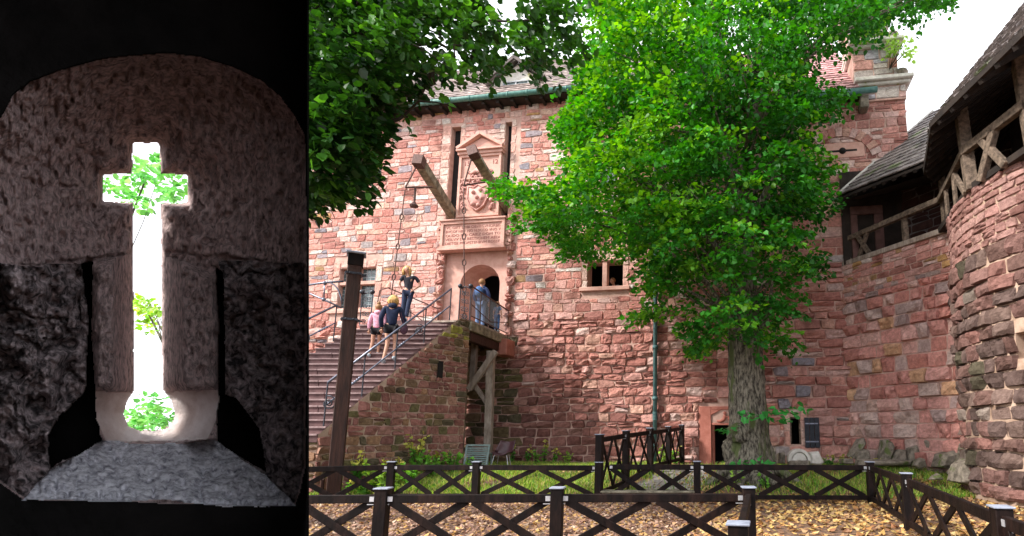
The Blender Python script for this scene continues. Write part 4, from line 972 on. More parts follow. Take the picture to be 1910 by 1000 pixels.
mb = MB(); rt = lambda u: R0.lerp(Rn, u); sbp = lambda u: sb0.lerp(sb1, u)
for a, b, c, d in ((sbp(.34), rt(.2), .11, .15), (sbp(.2), rt(.32), .1, .13), (sbp(.14), rt(-.01), .13, .16), (sb0 + Vector((0, 0, 2.1)), sb0 + Vector((-.1, .1, .9)), .1, .12)): mb = MB(); mb.beam(a, b, c, d); mb.build('gallery_brace', M['oldoak'], curt, bevel=.01)
inw = -CN
mb = MB(); sA = WP(1572, 470)[0]; wbox(mb, sA, sA + 3.4, ZS + .02, ZS + 3.4, .09, .16); mb.build('gallery_shade_boards', M['shadewood'], curt)  # dark sheet covers the wall to stand for gallery shade
mb = MB(); wbox(mb, sA + .28, sA + .5, ZS + .02, ZS + 1.75, .16, .26); wbox(mb, sA + 1.05, sA + 1.35, ZS + .02, ZS + 1.75, .16, .26); wbox(mb, sA + .28, sA + 1.35, ZS + 1.76, ZS + 2.05, .16, .27); mb.build('inner_door_frame', mat('shade_dark_dressed_stone', (.09, .045, .04), (.17, .09, .08)), curt, bevel=.01)  # door frame colour darkened to carry the gallery shade
# gallery back wall with a pale stone door frame, gallery shade darkened into the wall colour
bO = A0 - CN * 1.5; bm = lambda s, z, d: np.array(bO) + np.outer(s, cDn) + np.outer(d, cNn) + np.stack([0 * np.asarray(z, float), 0 * np.asarray(z, float), np.asarray(z, float)], 1)
mb = MB(); masonry(mb, bm, -1.5, CL + 1.5, ZS, ZS + 3.2, lambda z: (.25, .35), lambda z: (.4, .8), lambda s, z: .03, lambda s, z: np.array(pick(RED)) * .8, [(.2, 1.1, ZS, ZS + 1.8)], .01, .1, .01)
mb.raw(bm([-1.5, CL + 1.5, CL + 1.5, -1.5], [ZS, ZS, ZS + 3.2, ZS + 3.2], [-.01] * 4), [(0, 1, 2, 3)])
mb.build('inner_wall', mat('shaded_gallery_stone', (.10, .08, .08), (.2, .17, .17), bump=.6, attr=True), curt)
mb = MB(); mb.raw([tuple(E0 + Vector((.1, 0, -.2))), tuple(E1 + Vector((.8, 0, -.15))), tuple(E1 + inw * 2.6 + Vector((.6, 0, .5))), tuple(E0 + inw * 2.2 + Vector((0, 0, .5)))], [(0, 1, 2, 3)]); mb.build('gallery_ceiling', M['shadewood'], curt)
mb = MB(); k0, k1 = .2, 1.1
for a, b, c, d in ((k0 - .25, k0, ZS, ZS + 1.8), (k1, k1 + .25, ZS, ZS + 1.8), (k0 - .25, k1 + .25, ZS + 1.8, ZS + 2.15)):
    P8 = bm([a, b, b, a] * 2, [c, c, c, c, d, d, d, d], [.12, .12, 0, 0] * 2); mb.hexa(P8)
mb.build('inner_door_frame', M['dressed'], curt)
T0 = None
inw = -CN; slope = math.tan(R(42)); pln = (Vector((0, 0, 1)) - inw * slope).normalized()
T0 = PP(1742, 208, E0, pln); E1x = E0 + (E1 - E0) * 1.25
T1 = T0 + (E1x - E0).normalized() * 1.4
mb = MB(); shingles(mb, E0, E1x, T0, T1, 17, 22, .035, 1.2); mb.build('roof', M['tile'], curt)
mb = MB(); dn = Vector((0, 0, -.07)); mb.hexa([p + dn * 2 for p in (E0, E1x, T1, T0)] + [p + dn for p in (E0, E1x, T1, T0)]); mb.beam(E0 + dn * 1.6, T0 + dn * 1.0, .08, .16)
for k in range(12): p = E0.lerp(E1x, k / 11); mb.beam(p + dn * 2.4, p + dn * 2.4 + (inw + Vector((0, 0, slope))) * 1.6, .1, .1)
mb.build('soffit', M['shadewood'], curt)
mb = MB(); mb.beam(E0 + Vector((-.03, .05, .06)), T0 + Vector((-.03, .05, .06)), .1, .07); mb.build('verge_flashing', M['pale'], curt)

# ============================================================ TREES
def limb(mb, a, b, r0, r1, wob=.15, n=7, rng=random):
    a, b = Vector(a), Vector(b); L = (b - a).length; pts = []; o = Vector((0, 0, 0))
    for i in range(n):
        t = i / (n - 1)
        if 0 < i < n - 1: o += Vector((rng.uniform(-1, 1), rng.uniform(-1, 1), rng.uniform(-.6, .8))) * wob * L * .1
        pts.append(a.lerp(b, t) + o * math.sin(math.pi * t))
    mb.tube(pts, [r0 + (r1 - r0) * (i / (n - 1)) for i in range(n)], 8); return pts
def crown_from_poly(poly, Y, dep, ncl, per, size, colors, rng, holes=(), spread=.5, rim=None, flat=.35, dens=None):
    """clusters of leaves in the volume whose outline, seen from the yard, is poly; dep = half thickness"""
    poly = np.array(poly, float); x0, y0 = poly.min(0); x1, y1 = poly.max(0); P = []; 
    def inside(px, py):
        c = False; j = len(poly) - 1
        for i in range(len(poly)):
            if (poly[i][1] > py) != (poly[j][1] > py) and px < (poly[j][0] - poly[i][0]) * (py - poly[i][1]) / (poly[j][1] - poly[i][1]) + poly[i][0]: c = not c
            j = i
        return c
    def edge_d(px, py):
        A = poly; B = np.roll(poly, -1, 0); AB = B - A; t = np.clip(((px - A[:, 0]) * AB[:, 0] + (py - A[:, 1]) * AB[:, 1]) / (AB ** 2).sum(1), 0, 1)
        return np.hypot(A[:, 0] + t * AB[:, 0] - px, A[:, 1] + t * AB[:, 1] - py).min()
    while len(P) < ncl:
        px, py = rng.uniform(x0, x1), rng.uniform(y0, y1)
        if not inside(px, py): continue
        if dens and rng.random() > dens(px, py): continue
        if any((px - h[0]) ** 2 + ((py - h[1]) * h[3]) ** 2 < h[2] ** 2 for h in holes): continue
        k = min(1, edge_d(px, py) / 150); th = dep * (.15 + .85 * math.sqrt(1 - (1 - k) ** 2))
        y = Y + th * (1 - 2 * rng.beta(.8, .8))
        P.append(PY(px, py, y))
    return np.array(P)
def foliage(name, P, centre, per, size, spread, cols, m, parent, rng, flat=.35):
    n = len(P); L = []; O = []; C = []
    out = P - np.array(centre); out[:, 2] *= .3; out /= np.linalg.norm(out, axis=1)[:, None] + 1e-6
    # each cluster is a drooping spray: leaves along a few twigs fanning outward
    for k in range(n):
        nn = per + rng.integers(-per // 3, per // 3 + 1)
        d = out[k] + rng.normal(0, .5, 3); d[2] = rng.normal(-.05, .25); d /= np.linalg.norm(d); sd_ = np.cross(d, (0, 0, 1)); sd_ /= np.linalg.norm(sd_) + 1e-9
        u = rng.uniform(-.5, 1, nn); v = rng.normal(0, .45, nn) * (1.1 - .5 * np.abs(u)); w_ = rng.normal(0, flat * .4, nn) - .28 * u * u
        L.append(P[k] + (np.outer(u, d) + np.outer(v, sd_)) * spread + np.stack([0 * w_, 0 * w_, w_ * spread], 1)); O.append(np.tile(d, (nn, 1)) + np.outer(v, sd_) * .8)
        C.append(np.tile(cols(P[k], rng), (nn, 1)))
    L = np.concatenate(L); O = np.concatenate(O); C = np.concatenate(C)
    V, F, CC = leaf_arrays(L, size, O, C, rng)
    return arr_obj(name, V, F, m, parent, CC)
rng = np.random.default_rng(11)
TB = Vector((2.25, 15.0, .3))
tree = empty('lime_tree', TB, 'large bright green lime tree with thick mossy trunk in the courtyard', 'tree')
# trunk with buttressed base
mb = MB(); NS = 22; prof = [(-.3, 1.05), (0, .92), (.3, .74), (.8, .63), (1.6, .585), (2.4, .57), (3.4, .55), (4.4, .52), (5.6, .46), (7.2, .38), (9.5, .28), (12.5, .16), (15, .07)]
V = []; F = []
for i, (z, r) in enumerate(prof):
    cx = TB.x + .02 * z - .0016 * z * z * 3; cy = TB.y + .02 * z
    for k in range(NS):
        a = 2 * math.pi * k / NS; lob = 1 + (.20 * max(0, 1 - z / 1.3)) * math.cos(5 * a + .6) + .05 * math.cos(3 * a + z) + .03 * math.sin(7 * a + z * 1.7)
        r_ = r * .9; V.append((cx + r_ * lob * math.cos(a), cy + r_ * lob * math.sin(a), TB.z + z))
for i in range(len(prof) - 1):
    for k in range(NS): F.append((i * NS + k, i * NS + (k + 1) % NS, (i + 1) * NS + (k + 1) % NS, (i + 1) * NS + k))
mb.raw(V, F)
mb.ball((TB.x - .28, TB.y - .42, 1.5), .34, 14, 10, (1.1, .7, .8)); mb.ball((TB.x - .5, TB.y - .25, 1.05), .26, 12, 8, (1, .8, 1.5))
for a in (-2.6, -1.9, -1.2, -.4, .5): mb.tube([(TB.x + .7 * math.cos(a), TB.y + .7 * math.sin(a), TB.z + .3), (TB.x + 1.1 * math.cos(a), TB.y + 1.1 * math.sin(a), TB.z + .02), (TB.x + 1.5 * math.cos(a), TB.y + 1.5 * math.sin(a), TB.z - .15)], [.22, .13, .05], 8)
tr = mb.build('trunk', M['bark'], tree, smooth=True)
sub = tr.modifiers.new('sub', 'SUBSURF'); sub.levels = 2; sub.render_levels = 2
tx = bpy.data.textures.new('bark_relief', 'CLOUDS'); tx.noise_scale = .16; dm_ = tr.modifiers.new('disp', 'DISPLACE'); dm_.texture = tx; dm_.strength = .15; dm_.mid_level = .5
lp_old = [(1090, -40), (1098, 40), (1085, 110), (1062, 180), (1050, 235), (1038, 300), (1015, 340), (985, 355), (960, 345), (935, 338), (955, 362), (990, 385), (985, 430), (1050, 455), (1060, 500), (1100, 478), (1170, 480), (1205, 545), (1190, 585), (1200, 625), (1240, 600), (1290, 600), (1285, 660), (1310, 690), (1350, 640), (1420, 640), (1470, 660), (1495, 640), (1450, 590), (1500, 590), (1520, 540), (1545, 490), (1500, 430), (1580, 380), (1560, 330), (1560, 270), (1530, 220), (1590, 182), (0,0)]
lp = [(1100, -40), (1108, 40), (1095, 110), (1072, 180), (1040, 235), (1046, 300), (1030, 340), (990, 352), (962, 345), (935, 338), (955, 362), (1000, 385), (985, 425), (1040, 440), (1058, 470), (1062, 498), (1085, 480), (1150, 470), (1190, 510), (1215, 545), (1185, 585), (1200, 600), (1245, 590), (1285, 600), (1292, 640), (1300, 668), (1350, 640), (1420, 640), (1470, 650), (1490, 640), (1440, 600), (1490, 580), (1530, 600), (1480, 545), (1545, 495), (1500, 460), (1510, 425), (1570, 375), (1530, 340), (1560, 300), (1515, 270), (1530, 225), (1592, 185), (1530, 165), (1510, 120), (1560, 85), (1620, 60), (1650, 30), (1750, 12), (1765, -40)]
lp = [(1325 + (a - 1325) * (.945 if b > 60 and a > 1000 else 1), b) for a, b in lp]
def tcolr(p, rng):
    k = rng.random(); left = 1 / (1 + math.exp((p[0] - 1.2) * .9))  # sunlit left side of the crown is put into the leaf colours
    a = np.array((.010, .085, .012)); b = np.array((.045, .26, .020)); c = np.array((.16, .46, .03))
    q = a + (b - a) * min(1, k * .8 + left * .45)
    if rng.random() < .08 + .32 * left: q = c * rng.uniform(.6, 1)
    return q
P = crown_from_poly(lp, 15.0, 3.2, 2150, 30, .15, None, rng, dens=lambda px, py: .55 if py > 500 else (.8 if py > 420 else 1), holes=((1345, 345, 16, 1), (1135, 330, 16, 1), (1360, 50, 14, 1)))
cl_f = np.sin(1.9 * P[:, 0] + .6) * np.sin(2.1 * P[:, 2] + .4 * P[:, 0]) + .6 * np.sin(1.3 * P[:, 1] + 2.7 * P[:, 2]) ; P = P[cl_f > -.62]
keep = ~((P[:, 0] > 1.4) & (P[:, 0] < 3.2) & (P[:, 1] < 15) & (P[:, 2] < 3.6)); P = P[keep]
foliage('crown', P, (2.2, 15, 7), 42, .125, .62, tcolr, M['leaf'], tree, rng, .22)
mb = MB()
tips = P[rng.permutation(len(P))[:95]]
for t in tips:
    h = max(3.6, min(12.5, t[2] - rng.uniform(.3, 1.6))); r = max(.03, .11 - .006 * h)
    limb(mb, (TB.x + .02 * h, TB.y + .02 * h, h), t, r, .012, .25)
for q in ((1180, 330, 13.5), (1240, 160, 13.3), (1480, 240, 13.4), (1450, 80, 13.5), (1250, 470, 13.4), (1440, 520, 13.6), (1530, 90, 14), (1330, 250, 12.8)): t = PY(*q); limb(mb, (TB.x + .1, TB.y - .1, max(3.4, t.z - 2.2)), t, .15, .03, .35, 9)
mb.build('branches', M['bark'], tree, smooth=True)
# shoots on the trunk
mbP = np.array([tuple(PY(px, py, 14.2)) for px, py in [(1440, 765), (1465, 770), (1425, 772), (1450, 785), (1390, 770), (1480, 758), (1360, 800), (1420, 860), (1380, 862)]])
for q in mbP: foliage('trunk_shoot', q[None], (2.2, 15, 1.5), 14, .16, .35, lambda p, r: np.array((.05, .30, .06)), M['leaf'], tree, rng)

# left foreground tree: crown hangs into view from a trunk at the edge of the dark wall
LB = PY(455, 700, 9.0)
t2 = empty('overhanging_tree', (LB.x, LB.y, 0), 'dark leafed tree hanging over the top left, in front of the castle roof', 'tree')
mb = MB(); base = Vector((LB.x - .1, LB.y, -.1)); mb.tube([base, base + Vector((.05, 0, 3)), base + Vector((.15, .1, 5.5)), base + Vector((.2, .1, 9))], [.36, .28, .24, .14], 14); mb.build('trunk', M['bark'], t2, smooth=True)
lp2 = [(540, -60), (1110, -60), (1065, 50), (1070, 110), (1040, 150), (985, 150), (940, 125), (890, 150), (850, 150), (810, 185), (775, 165), (735, 180), (722, 250), (695, 270), (688, 325), (655, 372), (620, 345), (600, 378), (560, 392), (440, 400), (420, 200)]
def dens2(px, py):
    if px > 780 and py < 175:
        return .24 if (py > 60 or px > 880) else .5
    if px < 760: return 1
    return .8
P2 = crown_from_poly(lp2, 9.0, 1.9, 1150, 24, .12, None, rng, dens=dens2)
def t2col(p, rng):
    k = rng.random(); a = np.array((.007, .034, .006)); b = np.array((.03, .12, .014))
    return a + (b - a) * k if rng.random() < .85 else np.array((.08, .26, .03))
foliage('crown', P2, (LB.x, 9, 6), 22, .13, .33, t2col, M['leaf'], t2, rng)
mb = MB()
for k in range(60):
    t = P2[rng.integers(len(P2))]
    if t[0] > -3.0 and rng.random() < .7: continue
    h = min(8.5, max(4.2, t[2] - rng.uniform(0, 1))); limb(mb, base + Vector((.15, .1, h)), t, .06, .006, .9, 11)
for q in ((1050, 40), (900, 90), (850, 200), (700, 330)): limb(mb, base + Vector((.15, .1, 6)), PY(q[0], q[1], 9), .08, .008, .9, 13)
mb.build('branches', M['twig'], t2, smooth=True)

# trees and bushes seen through the cross slit, beyond the wall
def small_tree(base, pts, label, name='tree', size=.14, spread=.5, per=26, cols=((.12, .48, .12), (.3, .7, .2)), cat='tree', trunk=True, group=None):
    o = empty(name, base, label, cat, group)
    c = lambda p, r: np.array(cols[0]) + (np.array(cols[1]) - np.array(cols[0])) * r.random()
    P = np.array([tuple(p) for p in pts]); cen = P.mean(0)
    foliage('crown', P, cen, per, size, spread, c, M['leaf'], o, rng)
    mb = MB(); b = Vector(base)
    if trunk: mb.tube([b - Vector((0, 0, .1)), b.lerp(Vector(cen), .5), Vector(cen)], [.10, .05, .02], 10)
    for k in range(4): limb(mb, b.lerp(Vector(cen), .5 if trunk else .05), P[rng.integers(len(P))], .02, .006, .2)
    mb.build('trunk' if trunk else 'stems', M['bark'] if trunk else M['twig'], o, smooth=True)
    return o
cl = lambda lst, Y, j, n: [PY(lst[k % len(lst)][0] + rng.normal(0, j), lst[k % len(lst)][1] + rng.normal(0, j * .7), Y + rng.normal(0, .6)) for k in range(n)]
small_tree(tuple(PZ(60, 885, 0)), cl([(225, 355), (260, 375), (295, 330), (330, 345), (280, 300), (210, 340), (320, 365), (265, 320)], 14, 16, 26), 'tree with loose bright crown seen through the arms of the cross slit', size=.16, spread=.4, per=22)
small_tree(tuple(PY(400, 830, 15)), cl([(275, 575), (275, 590), (280, 560), (268, 598)], 15, 9, 10), 'young tree glimpsed in the middle of the tall slit', size=.15, spread=.3, per=18, cols=((.25, .60, .06), (.5, .8, .15)))
small_tree(tuple(PZ(278, 850, 0)), cl([(270, 775), (285, 765), (280, 790), (262, 782), (296, 785), (275, 755)], 14.5, 12, 22), 'leafy bush seen in the round foot of the slit', 'bush', .13, .3, 22, cat='bush', trunk=False)

# ============================================================ GROUND COVER
def in_grass(x, y):
    if y < 12.6 + .3 * math.sin(x * 2.1): return 0
    if -11 < x < -1.2: return 1
    if x > 3.2 and y > 12.9: return .75
    if 1.9 < x < 3.2 and y > 13.5: return .35
    if x < -.4: return .5
    return .12
def blades(n, area, hgt, cols):
    X = rng.uniform(area[0], area[1], n * 3); Y = rng.uniform(area[2], area[3], n * 3); k = np.array([rng.random() < in_grass(x, y) * (.5 + .5 * math.sin(x * 1.7) * math.sin(y * 2.3)) for x, y in zip(X, Y)]); X, Y = X[k][:n], Y[k][:n]; n = len(X)
    Z = .4 * ss(12.6, 16.2, Y); h = hgt * rng.uniform(.5, 1.3, n); a = rng.uniform(0, 2 * math.pi, n); w_ = .012; ln = rng.normal(0, .4, (n, 2)) * h[:, None]
    B = np.stack([X, Y, Z], 1); dx_ = np.stack([np.cos(a) * w_, np.sin(a) * w_, 0 * a], 1)
    T = B + np.stack([ln[:, 0], ln[:, 1], h], 1); Mi = B + np.stack([ln[:, 0] * .35, ln[:, 1] * .35, h * .6], 1)
    V = np.stack([B - dx_, B + dx_, Mi + dx_ * .8, T, Mi - dx_ * .8], 1).reshape(-1, 3); base = np.arange(n)[:, None] * 5
    F = np.concatenate([base + [0, 1, 2, 4]]); F2 = base + [4, 2, 3, 3]
    C = np.repeat(np.array([cols[rng.integers(len(cols))] for _ in range(n)]) * rng.uniform(.7, 1.3, (n, 1)), 5, axis=0)
    T3 = base + [4, 2, 3]; me_f = np.concatenate([np.stack([F[:, 0], F[:, 1], F[:, 2]], 1), np.stack([F[:, 0], F[:, 2], F[:, 3]], 1), T3])
    return V, me_f, C
V, F, C = blades(60000, (-11, 9, 12.3, 18.8), .13, [(.16, .36, .04), (.28, .46, .06), (.40, .48, .10), (.08, .22, .03), (.42, .38, .14)])
tag(arr_obj('grass', V, F, M['grass'], None, C), 'short green grass behind the second fence', 'grass', kind='stuff')
def litter(n, area, size, cols, f):
    X = rng.uniform(area[0], area[1], n); Y = area[2] + (area[3] - area[2]) * rng.random(n); k = np.array([rng.random() < f(x, y) for x, y in zip(X, Y)]); X, Y = X[k], Y[k]
    P = np.stack([X, Y, .4 * ss(12.6, 16.2, Y) + rng.uniform(.008, .035, len(X))], 1); a = rng.uniform(0, 6.28, len(X)); d = np.stack([np.cos(a), np.sin(a), rng.uniform(-.05, .3, len(X))], 1)
    C = np.array([cols[rng.integers(len(cols))] for _ in range(len(X))], float)
    n = len(P); x = np.stack([-np.sin(a), np.cos(a), rng.normal(0, .3, n)], 1); nn = np.cross(x, d); sz = size * rng.uniform(.5, 1.2, n); cu = rng.uniform(.5, 4, n)
    V = P[:, None] + (LEAF[None, :, 0:1] * x[:, None] + LEAF[None, :, 1:2] * d[:, None] + (LEAF[None, :, 2:3] * cu[:, None, None]) * nn[:, None]) * sz[:, None, None]
    Fq = (LF[None] + (np.arange(n) * 6)[:, None, None]).reshape(-1, 4)
    return V.reshape(-1, 3), Fq, np.repeat(C * rng.uniform(.7, 1.25, (n, 1)), 6, axis=0)
GOLD = [(.42, .24, .08), (.50, .32, .12), (.34, .17, .06), (.54, .40, .18), (.25, .12, .06), (.40, .28, .10), (.22, .12, .07), (.30, .19, .10)]
PURP = [(.24, .14, .11), (.32, .20, .15), (.17, .095, .07), (.42, .31, .23), (.34, .20, .11)]
V, F, C = litter(24000, (.3, 9.5, 5.2, 18), .105, GOLD, lambda x, y: (.8 if y < 12.8 else .42) * (.65 + .35 * math.sin(1.9 * x + 1.3 * math.sin(y)) * math.sin(1.4 * y + x)))
V2, F2, C2 = litter(20000, (-7.5, .8, 5.2, 13.2), .075, PURP * 2 + GOLD[:2], lambda x, y: .75)
V3, F3, C3 = litter(6000, (-10, 0, 13, 17), .06, GOLD, lambda x, y: .5)
Vn = np.concatenate([V, V2, V3]); Fn_ = np.concatenate([F, F2 + len(V), F3 + len(V) + len(V2)]); Cn = np.concatenate([C, C2, C3])
tag(arr_obj('fallen_leaves', Vn, Fn_, M['leafg'], None, Cn), 'golden and brown fallen leaves covering the ground', 'leaves', kind='stuff')
def weed(x, y, h, label, col, n=22, size=.07, sp=.16, flower=None, name='weed_plant'):
    o = empty(name, (x, y, gz(x, y)), label, 'plant', 'weeds and shrubs at the wall foot'); mb = MB(); L = []; O = []
    for k in range(max(3, n // 7)):
        a = rng.uniform(0, 6.28); t = Vector((x + math.cos(a) * sp * rng.uniform(.3, 1.4), y + math.sin(a) * sp, gz(x, y) + h * rng.uniform(.55, 1))); b = Vector((x, y, gz(x, y))); mb.tube([b, b.lerp(t, .5) + Vector((0, 0, h * .08)), t], [.012, .009, .004], 5)
        for j in range(n // 2):
            u = rng.uniform(.15, 1); p = b.lerp(t, u); L.append(tuple(p)); a2 = rng.uniform(0, 6.28); O.append((math.cos(a2), math.sin(a2), .3))
    mb.build('stem', M['twig'], o); L = np.array(L); O = np.array(O)
    C = np.tile(np.array(col), (len(L), 1)); 
    if flower is not None: top = L[:, 2] > gz(x, y) + h * .6; C[top] = flower
    V, F, CC = leaf_arrays(L, size, O, C, rng, .1); arr_obj('leaves', V, F, M['leaf'], o, CC)
WPX = [(655, 868, 14.2, .6), (690, 862, 14.8, .8), (715, 850, 15.2, .5), (745, 838, 15.6, 1.2), (768, 830, 15.9, 1.5), (785, 860, 15.6, .7), (820, 862, 16, .5), (845, 866, 15.6, .5), (955, 850, 18.6, .9), (985, 858, 18.8, .7), (1015, 850, 18.9, .9), (1035, 862, 18.6, .6), (1170, 860, 18.0, .5), (1238, 850, 18.2, .9), (1262, 858, 18.2, .8), (590, 900, 13.4, .5), (640, 905, 13.0, .4), (1550, 862, 16.8, .45), (1575, 858, 16.9, .4), (1640, 868, 16.2, .35), (1375, 868, 13.8, .5), (1425, 872, 13.9, .4)]
LBL = ['low weeds behind the left end of the second fence', 'yellow green weeds at the foot of the stair flank', 'pale seeding weed by the rubble flank', 'tall leafy weed climbing the stair flank', 'tallest weed against the middle of the stair flank', 'weed right of the tall one at the stair flank', 'small weed near the foot of the pier', 'small weed just left of the grey chair', 'yellow flowering weed right of the maroon chair', 'short weed at the mossy wall foot', 'tall yellow weed at the dark wall foot', 'short yellow weed left of the path fence', 'weed between the path fence posts', 'green climber at the foot of the downpipe', 'leafy weed beside the downpipe near the path fence end', 'green plant at the foot of the tall brown post', 'small plant right of the tall brown post', 'green weed below the black shutter', 'green weed left of the leaning slabs', 'weed among the leaning slabs', 'sprouts at the left root of the lime tree', 'green sprouts at the right root of the lime tree']
WPX += [(605, 890, 13.6, 0.55), (668, 880, 13.8, 0.8), (700, 885, 13.6, 0.6), (730, 880, 14.2, 0.6), (760, 885, 14, 0.5), (800, 875, 14.8, 0.5), (675, 905, 13, 0.4), (720, 905, 13, 0.4), (775, 870, 15, 1.0), (1000, 868, 18, 0.6), (1060, 862, 18.4, 0.5), (870, 880, 15.5, 0.45)]
LBL += ['bushy weed behind the fence between the tall post and the next fence post', 'taller weed right of the tall brown post', 'yellowing weed before the stair flank', 'spreading weed left of the second fence post', 'low weed right of the second fence post', 'short weed in the grass before the pier', 'small weed close behind the fence rail', 'small leafy weed next to the left fence post', 'upright weed in front of the tallest weed', 'yellow weed in the grass at the dark wall foot', 'last small weed left of the gate post', 'small weed in front of the grey chair']
for (px, py, Y, h), lb in zip(WPX, LBL):
    p = PY(px, py, Y); c = random.choice([(.16, .40, .05), (.28, .48, .07), (.10, .32, .05)]); weed(p.x, Y, h * (1.25 if px < 850 else 1), lb, c, 54 if px < 850 else 30, .10 if h > .6 else .085, .26 if px < 850 else .18, (.55, .55, .12) if random.random() < .5 else None)
# plant growing on the stepped gable
o = empty('wall_plant', tuple(wpt(WP(1660, 130)[0], WP(1660, 130)[1], .5)), 'light green plant sprouting from the stepped gable', 'plant')
Pw = np.array([tuple(wpt(WP(1662 + rng.normal(0, 9), 0)[0], WP(1662, 115 + rng.normal(0, 14))[1], .6 + rng.normal(0, .12))) for _ in range(14)])
foliage('leaves', Pw, Pw.mean(0), 14, .11, .3, lambda p, r: np.array((.35, .60, .12)), M['leaf'], o, rng)
mb = MB(); b_ = wpt(WP(1655, 140)[0], WP(1655, 140)[1], .3)
for p in Pw[:8]: mb.tube([b_, Vector(p)], .012, 5)
mb.build('stem', M['twig'], o)

# ============================================================ STONES, CHAIRS
def rock(pts_px, Y, th, label, cat='stone', m='grey', name='stone_slab', lean=0, group='broken stones leaning at the wall foot'):
    """irregular slab: outline at depth Y, thickness th going back"""
    zc = None; n = len(pts_px); F0 = [PY(px, py, Y + lean * (pts_px[0][1] - py) / 100) for px, py in pts_px]
    cen = sum(F0, Vector()) / n; mb = MB(); B0 = [p + Vector((random.uniform(-.04, .04), th, random.uniform(-.05, .05))) for p in F0]
    V = []; 
    fr = [p + Vector((random.uniform(-.02, .02), random.uniform(-.02, .03), random.uniform(-.02, .02))) for p in F0]
    inn = [cen.lerp(p, .72) + Vector((0, -.04 - random.uniform(0, .05), 0)) for p in fr]
    mb.raw([tuple(p) for p in inn + fr + B0], [tuple(range(n))] + [(i, i + n, (i + 1) % n + n, (i + 1) % n) for i in range(n)] + [(i + n, i + 2 * n, (i + 1) % n + 2 * n, (i + 1) % n + n) for i in range(n)] + [tuple(range(3 * n - 1, 2 * n - 1, -1))])
    o = mb.build(name, M[m], None, bevel=.015)
    return tag(o, label, cat, group)
rock([(1583, 853), (1604, 820), (1612, 815), (1617, 828), (1598, 856)], 16.9, .25, 'pale narrow slab leaning left of the mossy slabs', lean=.4)
rock([(1598, 858), (1600, 842), (1622, 840), (1624, 858)], 16.6, .3, 'small ochre block between the leaning slabs')
rock([(1640, 862), (1648, 822), (1660, 818), (1664, 862)], 16.5, .3, 'grey slab left of the dark upright slab')
rock([(1645, 864), (1652, 830), (1655, 820), (1666, 824), (1670, 834), (1660, 866)], 16.1, .12, 'dark upright slab with split edge')
rock([(1662, 862), (1676, 838), (1690, 840), (1694, 864)], 16.0, .5, 'squat mossy boulder in the slab heap')
rock([(1696, 864), (1700, 835), (1712, 830), (1722, 864)], 15.9, .3, 'rough block behind the middle of the heap')
rock([(1735, 862), (1726, 822), (1734, 815), (1742, 818), (1756, 860)], 15.7, .1, 'thin mossy slab leaning left in the heap')
rock([(1752, 860), (1738, 818), (1746, 814), (1756, 816), (1768, 858)], 15.9, .1, 'second thin slab leaning behind the first', lean=.2)
rock([(1705, 868), (1712, 858), (1726, 856), (1730, 870), (1716, 874)], 15.2, .3, 'small grey block in the grass before the heap')
rock([(1752, 872), (1760, 848), (1784, 838), (1795, 845), (1782, 876)], 14.9, .5, 'tilted dark boulder at the foot of the curtain wall')
rock([(1772, 886), (1790, 856), (1800, 828), (1806, 826), (1804, 862), (1790, 892)], 14.4, .25, 'curved slab leaning against the round tower')
rock([(1795, 900), (1800, 866), (1822, 855), (1868, 862), (1884, 908), (1850, 916)], 13.0, .7, 'biggest brown boulder at the foot of the round tower')
rock([(1806, 845), (1812, 838), (1840, 842), (1846, 862), (1815, 866)], 13.9, .5, 'block wedged between boulder and round tower')
rock([(1736, 896), (1742, 888), (1756, 886), (1760, 894)], 14.0, .2, 'small flat stone lying in the grass', group=None)
rock([(1600, 868), (1602, 859), (1700, 861), (1700, 869)], 15.6, .25, 'long low kerb stone lying before the slab heap', group=None)
rock([(1572, 866), (1573, 856), (1590, 856), (1592, 866)], 16, .3, 'low grey block at the left end of the kerb stone', group=None)
rock([(1440, 865), (1442, 838), (1447, 836), (1450, 865)], 16.2, .2, 'narrow upright block right of the tree trunk', group=None)
rock([(1452, 866), (1454, 845), (1465, 845), (1466, 866)], 16.4, .3, 'square grey block beside the carved round stone', group=None)
rock([(1510, 866), (1511, 845), (1528, 842), (1536, 862), (1530, 868)], 16.3, .4, 'pale ribbed block right of the carved round stone', m='pale', group=None)
# carved round stone: moulded semicircular head
c = PY(1490, 858, 16.3); o = empty('carved_stone', (c.x, c.y, gz(c.x, c.y)), 'whitish semicircular carved stone with ring moulding below the small window', 'stone')
mb = MB(); rr = .33
for r0, r1, dpt in ((0, .62, .06), (.62, .74, .0), (.74, 1, .10)):
    T = np.linspace(-.15, math.pi + .15, 20); A_ = [(c.x + rr * r1 * math.cos(t), c.y - dpt, c.z + rr * r1 * math.sin(t)) for t in T]; B_ = [(c.x + rr * r0 * math.cos(t), c.y - dpt, c.z + rr * r0 * math.sin(t)) for t in T]; Ab = [(x, c.y + .18, z) for x, y, z in A_]; Bb = [(x, c.y + .18, z) for x, y, z in B_]
    n = len(T); mb.raw(A_ + B_ + Ab + Bb, [(k, k + n, k + n + 1, k + 1) for k in range(n - 1)] + [(k, k + 1, k + 2 * n + 1, k + 2 * n) for k in range(n - 1)] + [(k + n, k + 3 * n, k + 3 * n + 1, k + n + 1) for k in range(n - 1)])
mb.build('ring_moulding', M['pale'], o); mb = MB(); mb.box((c.x, c.y + .02, c.z - .12), (.62, .3, .22)); mb.build('base_block', M['grey'], o, bevel=.02)
